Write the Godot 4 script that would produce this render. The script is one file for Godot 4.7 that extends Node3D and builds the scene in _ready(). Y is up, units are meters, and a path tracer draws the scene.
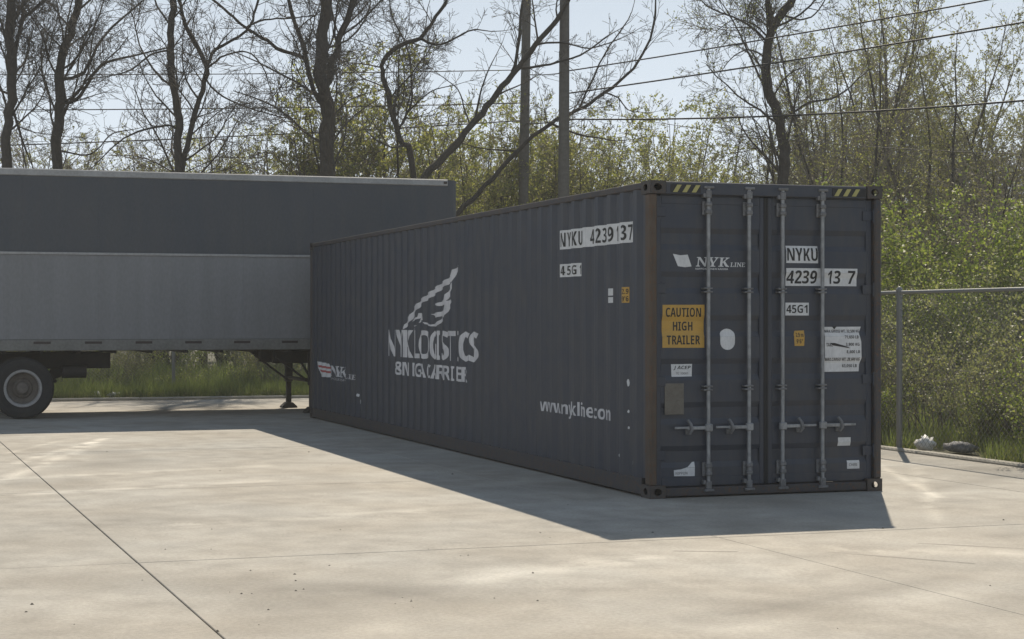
extends Node3D

# ---------------------------------------------------------------- geometry helper
class Geo:
	var v := PackedVector3Array()
	var n := PackedVector3Array()
	var u := PackedVector2Array()
	var c := PackedColorArray()
	var i := PackedInt32Array()
	var colored := false
	var tint := Color.WHITE

	func vert(p: Vector3, nn: Vector3, uv: Vector2 = Vector2.ZERO) -> int:
		v.append(p)
		n.append(nn)
		u.append(uv)
		if colored:
			c.append(tint)
		return v.size() - 1

	func tri(a: Vector3, b: Vector3, d: Vector3, nn: Vector3) -> void:
		var k := vert(a, nn)
		vert(b, nn)
		vert(d, nn)
		if (b - a).cross(d - a).dot(nn) > 0.0:
			i.append_array([k, k + 2, k + 1])
		else:
			i.append_array([k, k + 1, k + 2])

	func quad(a: Vector3, b: Vector3, d: Vector3, e: Vector3, nn: Vector3, uv := []) -> void:
		var k := vert(a, nn, uv[0] if uv else Vector2(0, 0))
		vert(b, nn, uv[1] if uv else Vector2(1, 0))
		vert(d, nn, uv[2] if uv else Vector2(1, 1))
		vert(e, nn, uv[3] if uv else Vector2(0, 1))
		if (b - a).cross(d - a).dot(nn) > 0.0:
			i.append_array([k, k + 2, k + 1, k, k + 3, k + 2])
		else:
			i.append_array([k, k + 1, k + 2, k, k + 2, k + 3])

	# box with chamfered edges
	func box(lo: Vector3, hi: Vector3, ch := 0.0) -> void:
		var m := (lo + hi) * 0.5
		var h := (hi - lo) * 0.5
		ch = minf(ch, minf(h.x, minf(h.y, h.z)) * 0.8)
		for ax in 3:
			var b1 := (ax + 1) % 3
			var b2 := (ax + 2) % 3
			for s: float in [-1.0, 1.0]:
				var nn := Vector3.ZERO
				nn[ax] = s
				var q := []
				for k: Array in [[-1.0, -1.0], [1.0, -1.0], [1.0, 1.0], [-1.0, 1.0]]:
					var p := m
					p[ax] += s * h[ax]
					p[b1] += k[0] * (h[b1] - ch)
					p[b2] += k[1] * (h[b2] - ch)
					q.append(p)
				quad(q[0], q[1], q[2], q[3], nn)
		if ch <= 0.0:
			return
		for ax in 3:
			var b1 := (ax + 1) % 3
			var b2 := (ax + 2) % 3
			for s1: float in [-1.0, 1.0]:
				for s2: float in [-1.0, 1.0]:
					var p1 := m
					var p2 := m
					p1[b1] += s1 * h[b1]
					p1[b2] += s2 * (h[b2] - ch)
					p2[b1] += s1 * (h[b1] - ch)
					p2[b2] += s2 * h[b2]
					var e := Vector3.ZERO
					e[ax] = h[ax] - ch
					var nn := Vector3.ZERO
					nn[b1] = s1
					nn[b2] = s2
					quad(p1 - e, p1 + e, p2 + e, p2 - e, nn.normalized())
		for sx: float in [-1.0, 1.0]:
			for sy: float in [-1.0, 1.0]:
				for sz: float in [-1.0, 1.0]:
					var s := Vector3(sx, sy, sz)
					tri(m + s * Vector3(h.x, h.y - ch, h.z - ch), m + s * Vector3(h.x - ch, h.y, h.z - ch), m + s * Vector3(h.x - ch, h.y - ch, h.z), s.normalized())

	# convex-or-not outline (2D) pushed from a to b along dir axis: ax 0 = x (outline is z,y), 1 = y (x,z), 2 = z (x,y)
	func prism(outline: PackedVector2Array, ax: int, a: float, b: float) -> void:
		var ccw := not Geometry2D.is_polygon_clockwise(outline)
		var t := Geometry2D.triangulate_polygon(outline)
		for s in 2:
			var w := a if s == 0 else b
			var nn := Vector3.ZERO
			nn[ax] = signf(w - (a + b) * 0.5)
			for k in range(0, t.size(), 3):
				tri(up3(outline[t[k]], ax, w), up3(outline[t[k + 1]], ax, w), up3(outline[t[k + 2]], ax, w), nn)
		for k in outline.size():
			var p := outline[k]
			var q := outline[(k + 1) % outline.size()]
			var d := (q - p).normalized()
			var o := Vector2(d.y, -d.x) if ccw else Vector2(-d.y, d.x)
			var nn := up3(o, ax, 0.0)
			quad(up3(p, ax, a), up3(q, ax, a), up3(q, ax, b), up3(p, ax, b), nn)

	func up3(p: Vector2, ax: int, w: float) -> Vector3:
		if ax == 0:
			return Vector3(w, p.y, p.x)
		if ax == 1:
			return Vector3(p.x, w, p.y)
		return Vector3(p.x, p.y, w)

	# round tube through points with a radius at each
	func tube(pts: PackedVector3Array, r: PackedFloat32Array, sides: int, cap := false) -> void:
		var last := pts.size() - 1
		var d := (pts[1] - pts[0]).normalized()
		var s := d.cross(Vector3(0.31, 0.17, 0.93)).normalized()
		var len := 0.0
		var first := v.size()
		for k in last + 1:
			if k < last and k > 0:
				d = (pts[k + 1] - pts[k - 1]).normalized()
			elif k == last:
				d = (pts[k] - pts[k - 1]).normalized()
			s = (s - d * s.dot(d)).normalized()
			var w := d.cross(s)
			if k:
				len += pts[k].distance_to(pts[k - 1])
			for j in sides + 1:
				var a := TAU * j / sides
				var o := s * cos(a) + w * sin(a)
				v.append(pts[k] + o * r[k])
				n.append(o)
				u.append(Vector2(float(j) / sides * 2.0, len * 1.2))
				if colored:
					c.append(tint)
		var row := sides + 1
		for k in last:
			for j in sides:
				var a := first + k * row + j
				i.append_array([a, a + row, a + 1, a + 1, a + row, a + row + 1])
		if cap:
			for e in 2:
				var k := 0 if e == 0 else last
				var nn := (pts[0] - pts[1]).normalized() if e == 0 else (pts[last] - pts[last - 1]).normalized()
				for j in sides - 2:
					tri(v[first + k * row], v[first + k * row + j + 1], v[first + k * row + j + 2], nn)

	# profile of (radius, height) turned round an axis
	func lathe(at: Vector3, axis: Vector3, prof: Array, sides: int) -> void:
		var s := axis.cross(Vector3(0.31, 0.93, 0.17)).normalized()
		var w := axis.cross(s)
		for k in prof.size() - 1:
			var p0: Vector2 = prof[k]
			var p1: Vector2 = prof[k + 1]
			var t := (p1 - p0).normalized()
			var first := v.size()
			for j in sides + 1:
				var a := TAU * j / sides
				var o := s * cos(a) + w * sin(a)
				var nn := (o * t.y - axis * t.x).normalized()
				vert(at + o * p0.x + axis * p0.y, nn, Vector2(float(j) / sides, p0.y))
				vert(at + o * p1.x + axis * p1.y, nn, Vector2(float(j) / sides, p1.y))
			for j in sides:
				var a := first + j * 2
				i.append_array([a, a + 1, a + 2, a + 2, a + 1, a + 3])

	func leaf(p: Vector3, d: Vector3, nn: Vector3, l: float, w: float) -> void:
		var side := d.cross(nn).normalized() * w
		nn = side.cross(d).normalized()
		var k := v.size()
		var bend := nn * l * 0.12
		v.append_array([p, p + d * l * 0.5 + side + bend, p + d * l, p + d * l * 0.5 - side + bend])
		n.append_array([nn, nn, nn, nn])
		u.append_array([Vector2(0, 0), Vector2(0, 1), Vector2(1, 1), Vector2(1, 0)])
		if colored:
			c.append_array([tint, tint, tint, tint])
		i.append_array([k, k + 2, k + 1, k, k + 3, k + 2])

	func mesh() -> ArrayMesh:
		var a := []
		a.resize(Mesh.ARRAY_MAX)
		a[Mesh.ARRAY_VERTEX] = v
		a[Mesh.ARRAY_NORMAL] = n
		a[Mesh.ARRAY_TEX_UV] = u
		if colored:
			a[Mesh.ARRAY_COLOR] = c
		a[Mesh.ARRAY_INDEX] = i
		var m := ArrayMesh.new()
		if v.size():
			m.add_surface_from_arrays(Mesh.PRIMITIVE_TRIANGLES, a)
		return m


var rng := RandomNumberGenerator.new()
var taken := {}
var M := {}

func numbered(called: String) -> String:
	var k: int = taken.get(called, 0)
	taken[called] = k + 1
	return called if k == 0 else "%s_%03d" % [called, k]

func thing(called: String, label: String, category: String, at := Vector3.ZERO, group := "") -> Node3D:
	var o := Node3D.new()
	o.name = numbered(called)
	add_child(o)
	o.position = at
	tag(o, label, category, group)
	return o

func tag(o: Node, label: String, category: String, group := "", kind := "") -> void:
	if label:
		o.set_meta("label", label)
	if category:
		o.set_meta("category", category)
	if group:
		o.set_meta("group", group)
	if kind:
		o.set_meta("kind", kind)

func part(parent: Node, called: String, g: Geo, m: Material, label := "") -> MeshInstance3D:
	return part_mesh(parent, called, g.mesh(), m, label)

func part_mesh(parent: Node, called: String, me: Mesh, m: Material, label := "") -> MeshInstance3D:
	var o := MeshInstance3D.new()
	o.mesh = me
	o.material_override = m
	if parent == self:
		o.name = numbered(called)
		add_child(o)
	else:
		o.name = called
		parent.add_child(o, true)
	if label:
		o.set_meta("label", label)
	return o

func box_part(parent: Node, called: String, lo: Vector3, hi: Vector3, m: Material, ch := 0.006, label := "") -> MeshInstance3D:
	var g := Geo.new()
	g.box(lo, hi, ch)
	return part(parent, called, g, m, label)

func copy(o: Node3D, at: Vector3, turn: float, scl: float, label := "", group := "") -> Node3D:
	var r: Node3D = o.duplicate()
	r.name = numbered(String(o.name).rstrip("0123456789").trim_suffix("_"))
	add_child(r)
	r.position = at
	r.rotation.y = turn
	r.scale = Vector3.ONE * scl
	if label:
		r.set_meta("label", label)
	if group:
		r.set_meta("group", group)
	return r

# ---------------------------------------------------------------- materials
func lin(r: float, g: float, b: float) -> Color:
	return Color(r, g, b).linear_to_srgb()

func mat(c: Color, rough := 0.7, metal := 0.0) -> StandardMaterial3D:
	var m := StandardMaterial3D.new()
	m.albedo_color = c
	m.roughness = rough
	m.metallic = metal
	return m

func noise(seed_: int, freq: float, oct := 4, kind := FastNoiseLite.TYPE_SIMPLEX_SMOOTH) -> FastNoiseLite:
	var f := FastNoiseLite.new()
	f.seed = seed_
	f.frequency = freq
	f.noise_type = kind
	f.fractal_octaves = oct
	f.fractal_type = FastNoiseLite.FRACTAL_FBM
	return f

# bytes of a noise picture w x h, made small and stretched by (sx, sy)
func nbytes(seed_: int, freq: float, w: int, h: int, sx := 1, sy := 1, oct := 4, seamless := true) -> PackedByteArray:
	var f := noise(seed_, freq, oct)
	var im: Image = f.get_seamless_image(w / sx, h / sy) if seamless else f.get_image(w / sx, h / sy)
	im.convert(Image.FORMAT_L8)
	if sx > 1 or sy > 1:
		im.resize(w, h, Image.INTERPOLATE_CUBIC)
	return im.get_data()

func tex(w: int, h: int, data: PackedByteArray) -> ImageTexture:
	return ImageTexture.create_from_image(Image.create_from_data(w, h, false, Image.FORMAT_RGB8, data))

func sr(x: float) -> float:   # linear to sRGB byte
	x = clampf(x, 0.0, 1.0)
	return 255.0 * (1.055 * pow(x, 1.0 / 2.4) - 0.055) if x > 0.0031308 else 255.0 * 12.92 * x

# paint colour a, weathered towards b in blotches and streaks, with rust where the third noise peaks; stretch is vertical
func weathered(seed_: int, w: int, h: int, a: Vector3, b: Vector3, rust: float, streak: int, speck := 0.0) -> ImageTexture:
	var n1 := nbytes(seed_, 4.0 / w, w, h)
	var n2 := nbytes(seed_ + 1, 24.0 / w, w, h, 1, streak)
	var n3 := nbytes(seed_ + 2, 40.0 / w, w, h, 1, maxi(1, streak / 2))
	var n4 := nbytes(seed_ + 3, 160.0 / w, w, h)
	var rust_c := Vector3(0.10, 0.045, 0.02)
	var out := PackedByteArray()
	out.resize(w * h * 3)
	var lut := PackedByteArray()
	for k in 1025:
		lut.append(int(sr(k / 1024.0)))
	for k in w * h:
		var t := clampf((n1[k] * 0.5 + n2[k] * 0.5) / 255.0 * 1.8 - 0.4, 0.0, 1.0)
		var col := a.lerp(b, t)
		col *= 0.9 + 0.2 * n4[k] / 255.0
		var q := clampf((n3[k] / 255.0 * 0.6 + n4[k] / 255.0 * 0.4 - (1.0 - rust)) * 7.0, 0.0, 1.0)
		if q > 0.0:
			col = col.lerp(rust_c * (0.6 + 0.8 * n4[k] / 255.0), q)
		if speck > 0.0 and n4[k] > 255.0 * (1.0 - speck):
			col = col.lerp(b * 1.8, 0.5)
		out[k * 3] = lut[int(clampf(col.x, 0, 1) * 1024)]
		out[k * 3 + 1] = lut[int(clampf(col.y, 0, 1) * 1024)]
		out[k * 3 + 2] = lut[int(clampf(col.z, 0, 1) * 1024)]
	return tex(w, h, out)

func tri_mat(t: Texture2D, scale: float, rough: float, metal := 0.0) -> StandardMaterial3D:
	var m := mat(Color.WHITE, rough, metal)
	m.albedo_texture = t
	m.uv1_triplanar = true
	m.uv1_world_triplanar = true
	m.uv1_scale = Vector3.ONE * scale
	return m

func leaf_mat(back: Color) -> StandardMaterial3D:
	var m := mat(Color.WHITE, 0.55)
	m.vertex_color_use_as_albedo = true
	m.backlight_enabled = true
	m.backlight = back
	m.cull_mode = BaseMaterial3D.CULL_DISABLED
	return m

const PAD_X0 := -22.9
const PAD_X1 := 5.3
const PAD_Z0 := -18.4
const PAD_Z1 := 16.0
const TEX_X0 := -13.0
const TEX_Z0 := -18.5
const TEX_SIZE := 26.0

func concrete_texture() -> ImageTexture:
	var w := 1536
	var n1 := nbytes(11, 3.0 / w, w, w, 1, 1, 5)
	var n2 := nbytes(12, 14.0 / w, w, w, 1, 1, 5)
	var n3 := nbytes(13, 60.0 / w, w, w, 1, 1, 4)
	var n4 := nbytes(14, 30.0 / w, w, w, 3, 1, 5)
	var n5 := nbytes(15, 9.0 / w, w, w, 1, 1, 5)
	var lut := PackedByteArray()
	for k in 1025:
		lut.append(int(sr(k / 1024.0)))
	var out := PackedByteArray()
	out.resize(w * w * 3)
	for k in w * w:
		var t := 0.18 * n1[k] + 0.28 * n2[k] + 0.20 * n4[k] + 0.34 * n3[k]
		var l := 0.355 + 0.36 * (t / 255.0 - 0.5)
		var d := clampf(n5[k] / 255.0 * 1.3 + n3[k] / 255.0 * 0.35 - 1.02, 0.0, 0.4)   # old oil and tyre stains
		l *= 1.0 - 0.75 * d
		var warm := (n1[k] - n2[k]) / 255.0 * 0.05
		out[k * 3] = lut[int(clampf(l * (1.045 + warm), 0, 1) * 1024)]
		out[k * 3 + 1] = lut[int(clampf(l * 0.985, 0, 1) * 1024)]
		out[k * 3 + 2] = lut[int(clampf(l * (0.872 - warm), 0, 1) * 1024)]
	# pale scrapes and tyre scuffs, drawn as soft-edged broken strokes (world metres)
	var strokes := [
		[Vector2(-5.3, -5.2), Vector2(-3.85, -8.6), 0.13, 0.20], [Vector2(-5.7, -2.9), Vector2(-4.05, -7.9), 0.17, 0.18],
		[Vector2(-6.2, -4.6), Vector2(-4.5, -8.3), 0.10, 0.12], [Vector2(-7.5, -1.6), Vector2(-3.0, -2.5), 0.16, 0.12],
		[Vector2(-6.6, -3.2), Vector2(-2.6, -4.1), 0.22, 0.10], [Vector2(2.6, 0.6), Vector2(4.6, -3.6), 0.10, 0.16],
		[Vector2(1.2, 2.5), Vector2(4.4, -2.2), 0.12, 0.10], [Vector2(-0.1, 3.2), Vector2(0.9, 3.6), 0.3, 0.14],
		[Vector2(-3.0, 3.6), Vector2(-1.6, 3.1), 0.25, 0.12], [Vector2(-4.4, 0.6), Vector2(-2.2, 0.2), 0.2, 0.10],
		[Vector2(-0.6, 5.4), Vector2(2.6, 3.0), 0.35, -0.13], [Vector2(-2.4, 5.2), Vector2(-0.2, 4.4), 0.25, -0.14],
		[Vector2(-5.5, 3.0), Vector2(-3.2, 4.2), 0.4, -0.10], [Vector2(-4.4, -1.2), Vector2(-2.4, -1.6), 0.3, -0.08],
		[Vector2(0.5, 4.6), Vector2(3.2, 1.6), 0.2, -0.12], [Vector2(3.0, 0.0), Vector2(4.4, -0.8), 0.3, -0.12],
		[Vector2(-0.28, 3.25), Vector2(0.35, 3.95), 0.035, -0.3], [Vector2(0.6, 3.05), Vector2(1.15, 3.5), 0.03, -0.3], [Vector2(-1.3, 2.9), Vector2(-0.9, 3.05), 0.03, -0.3],
		[Vector2(-7.9, 4.4), Vector2(-6.6, 3.7), 0.3, -0.09], [Vector2(-3.4, 5.6), Vector2(-2.0, 6.2), 0.35, -0.10], [Vector2(1.4, 2.9), Vector2(3.9, 2.3), 0.18, -0.13], [Vector2(-2.4, -4.4), Vector2(-0.9, -3.9), 0.2, -0.09]]
	var s := w / TEX_SIZE
	for st: Array in strokes:
		var p: Vector2 = (st[0] - Vector2(TEX_X0, TEX_Z0)) * s
		var q: Vector2 = (st[1] - Vector2(TEX_X0, TEX_Z0)) * s
		var wd: float = st[2] * s
		for y in range(maxi(0, int(minf(p.y, q.y) - wd)), mini(w, int(maxf(p.y, q.y) + wd))):
			for x in range(maxi(0, int(minf(p.x, q.x) - wd)), mini(w, int(maxf(p.x, q.x) + wd))):
				var k := y * w + x
				var at := Vector2(x, y)
				var d := at.distance_to(Geometry2D.get_closest_point_to_segment(at, p, q)) / wd
				var f := clampf(1.0 - d, 0.0, 1.0) * clampf((n4[k] + n3[k]) / 255.0 * 2.2 - 1.4, 0.0, 1.0)
				if f > 0.0:
					for ch in 3:
						out[k * 3 + ch] = int(clampf(out[k * 3 + ch] * (1.0 + st[3] * f), 0, 255))
	return tex(w, w, out)

func detail_texture() -> ImageTexture:
	var w := 512
	var n1 := nbytes(21, 40.0 / w, w, w, 1, 1, 5)
	var n2 := nbytes(22, 150.0 / w, w, w, 1, 1, 3)
	var out := PackedByteArray()
	out.resize(w * w * 3)
	for k in w * w:
		var l := 0.93 + 0.10 * (n1[k] / 255.0 - 0.5) + 0.12 * (n2[k] / 255.0 - 0.5)
		if n2[k] > 226:
			l *= 0.72
		var b := int(clampf(l, 0, 1) * 255)
		out[k * 3] = b
		out[k * 3 + 1] = b
		out[k * 3 + 2] = b
	return tex(w, w, out)

func height_texture(seed_: int, w: int, f: float) -> ImageTexture:
	var im: Image = noise(seed_, f / w, 5).get_seamless_image(w, w)
	return ImageTexture.create_from_image(im)

func make_materials() -> void:
	var cm := mat(Color.WHITE, 0.88)
	cm.albedo_texture = concrete_texture()
	cm.detail_enabled = true
	cm.detail_blend_mode = BaseMaterial3D.BLEND_MODE_MUL
	cm.detail_albedo = detail_texture()
	cm.detail_uv_layer = BaseMaterial3D.DETAIL_UV_1
	cm.metallic_specular = 0.35
	M.concrete = cm
	# detail on its own scale: uv2
	cm.detail_uv_layer = BaseMaterial3D.DETAIL_UV_2
	cm.uv2_scale = Vector3(1, 1, 1)
	M.kerb = tri_mat(weathered(31, 256, 256, Vector3(0.36, 0.34, 0.29), Vector3(0.26, 0.245, 0.21), 0.0, 1), 0.8, 0.9)
	M.joint = mat(lin(0.035, 0.032, 0.028), 0.95)
	M.soil = tri_mat(weathered(35, 512, 512, Vector3(0.075, 0.062, 0.04), Vector3(0.06, 0.065, 0.03), 0.0, 1), 0.25, 0.95)
	# one navy paint, chalked by weather, on the whole container
	var navy := Vector3(0.025, 0.033, 0.053)
	var chalked := Vector3(0.043, 0.046, 0.056)
	var nt := weathered(47, 512, 512, navy, chalked, 0.25, 4, 0.05)
	M.navy = tri_mat(nt, 0.42, 0.5)
	M.side = M.navy
	M.rail = tri_mat(weathered(53, 512, 512, Vector3(0.036, 0.038, 0.048), Vector3(0.058, 0.050, 0.044), 0.40, 2, 0.05), 0.5, 0.65)
	M.rusty = tri_mat(weathered(59, 256, 512, Vector3(0.060, 0.047, 0.038), Vector3(0.095, 0.070, 0.050), 0.44, 8, 0.03), 0.6, 0.75)
	M.casting = tri_mat(weathered(63, 256, 256, Vector3(0.045, 0.044, 0.046), Vector3(0.06, 0.052, 0.045), 0.4, 1), 1.2, 0.7)
	M.galv = tri_mat(weathered(67, 256, 256, Vector3(0.31, 0.32, 0.33), Vector3(0.17, 0.175, 0.18), 0.22, 2), 1.0, 0.5, 0.25)
	M.hardware = tri_mat(weathered(71, 256, 256, Vector3(0.20, 0.205, 0.215), Vector3(0.11, 0.11, 0.11), 0.3, 1), 2.0, 0.55, 0.2)
	M.gasket = mat(lin(0.014, 0.014, 0.015), 0.7)
	M.white_print = tri_mat(weathered(75, 256, 256, Vector3(0.62, 0.63, 0.64), Vector3(0.50, 0.51, 0.52), 0.14, 2), 1.3, 0.6)
	M.grey_print = tri_mat(weathered(79, 256, 256, Vector3(0.58, 0.58, 0.60), Vector3(0.40, 0.40, 0.42), 0.12, 4), 0.9, 0.6)
	M.black_print = mat(lin(0.012, 0.012, 0.013), 0.6)
	M.yellow = tri_mat(weathered(83, 256, 256, Vector3(0.50, 0.29, 0.045), Vector3(0.40, 0.25, 0.06), 0.14, 1), 1.6, 0.5)
	M.hazard_yellow = mat(lin(0.36, 0.33, 0.12), 0.6)
	M.red_print = mat(lin(0.34, 0.07, 0.07), 0.6)
	M.csc = tri_mat(weathered(87, 128, 128, Vector3(0.15, 0.14, 0.12), Vector3(0.11, 0.10, 0.085), 0.2, 1), 2.0, 0.5, 0.3)
	M.plywood = mat(lin(0.2, 0.13, 0.07), 0.8)
	# trailer
	M.slate = tri_mat(weathered(91, 1024, 512, Vector3(0.055, 0.064, 0.079), Vector3(0.070, 0.075, 0.083), 0.14, 4, 0.02), 0.12, 0.5)
	M.slate.metallic_specular = 0.4
	M.pale_panel = tri_mat(weathered(95, 1024, 512, Vector3(0.195, 0.20, 0.21), Vector3(0.165, 0.17, 0.177), 0.17, 8, 0.02), 0.12, 0.5)
	M.alloy = tri_mat(weathered(99, 256, 256, Vector3(0.34, 0.34, 0.34), Vector3(0.25, 0.25, 0.245), 0.16, 1), 0.7, 0.5, 0.3)
	M.lower_rail = tri_mat(weathered(101, 256, 256, Vector3(0.20, 0.20, 0.19), Vector3(0.14, 0.14, 0.13), 0.2, 1), 0.6, 0.6, 0.2)
	M.chassis = tri_mat(weathered(103, 256, 256, Vector3(0.018, 0.018, 0.019), Vector3(0.03, 0.026, 0.022), 0.3, 1), 0.9, 0.75)
	M.tyre = tri_mat(weathered(105, 256, 256, Vector3(0.018, 0.019, 0.021), Vector3(0.03, 0.03, 0.03), 0.0, 1), 1.5, 0.9)
	M.wheel = tri_mat(weathered(107, 128, 128, Vector3(0.36, 0.355, 0.35), Vector3(0.24, 0.23, 0.22), 0.2, 1), 2.0, 0.6)
	M.hub = tri_mat(weathered(109, 128, 128, Vector3(0.10, 0.09, 0.08), Vector3(0.17, 0.15, 0.13), 0.36, 1), 2.0, 0.8)
	M.tape = mat(lin(0.028, 0.018, 0.018), 0.5)
	# outdoors
	var bt := weathered(111, 256, 512, Vector3(0.040, 0.033, 0.028), Vector3(0.075, 0.064, 0.054), 0.0, 8)
	M.bark = mat(Color.WHITE, 0.95)
	M.bark.albedo_texture = bt
	M.bark.uv1_scale = Vector3(1, 0.6, 1)
	M.bark.heightmap_enabled = true
	M.bark.heightmap_texture = height_texture(112, 256, 20.0)
	M.bark.heightmap_scale = 1.5
	M.twig = mat(lin(0.068, 0.058, 0.049), 0.95)
	M.grey_twig = mat(lin(0.17, 0.15, 0.12), 0.95)
	M.pole = tri_mat(weathered(115, 256, 512, Vector3(0.10, 0.092, 0.08), Vector3(0.15, 0.14, 0.125), 0.0, 8), 1.0, 0.9)
	M.cable = mat(lin(0.012, 0.012, 0.013), 0.6)
	M.ceramic = mat(lin(0.25, 0.25, 0.25), 0.3)
	M.wire = mat(lin(0.20, 0.205, 0.20), 0.5, 0.3)
	M.leaf = leaf_mat(lin(0.92, 1.0, 0.5))
	M.grass = leaf_mat(lin(0.7, 0.8, 0.4))
	M.paper = mat(lin(0.72, 0.72, 0.70), 0.8)
	M.stone = tri_mat(weathered(119, 128, 128, Vector3(0.24, 0.24, 0.25), Vector3(0.15, 0.15, 0.15), 0.0, 1), 3.0, 0.9)
	M.grit = mat(lin(0.045, 0.04, 0.033), 0.9)
var WING := [
	[-5.024, 2.295, -5.258, 2.245, -5.310, 2.183, -5.551, 2.121, -5.819, 2.058, -6.116, 1.987, -6.377, 1.920, -6.645, 1.837, -6.873, 1.722, -7.178, 1.560, -7.211, 1.493, -6.896, 1.613, -6.645, 1.757, -6.377, 1.856, -6.094, 1.909, -5.798, 1.979, -5.531, 2.052, -5.258, 2.101, -5.172, 2.186],
	[-5.258, 2.094, -5.369, 2.028, -5.531, 1.943, -5.571, 1.875, -5.945, 1.823, -5.777, 1.801, -5.531, 1.815, -5.571, 1.744, -6.073, 1.698, -5.861, 1.655, -5.571, 1.689, -5.861, 1.586, -6.073, 1.564, -6.377, 1.599, -6.333, 1.570, -6.073, 1.543, -5.840, 1.542, -5.592, 1.648, -5.450, 1.737, -5.270, 1.844, -5.290, 1.878, -5.510, 1.864, -5.369, 1.933, -5.258, 2.013],
	[-6.600, 1.714, -6.399, 1.713, -6.377, 1.627, -6.600, 1.584, -6.532, 1.649, -6.873, 1.605, -6.827, 1.634, -6.622, 1.663],
	[-6.827, 1.547, -6.622, 1.555, -6.736, 1.526, -6.827, 1.489, -6.781, 1.533]]
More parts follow.
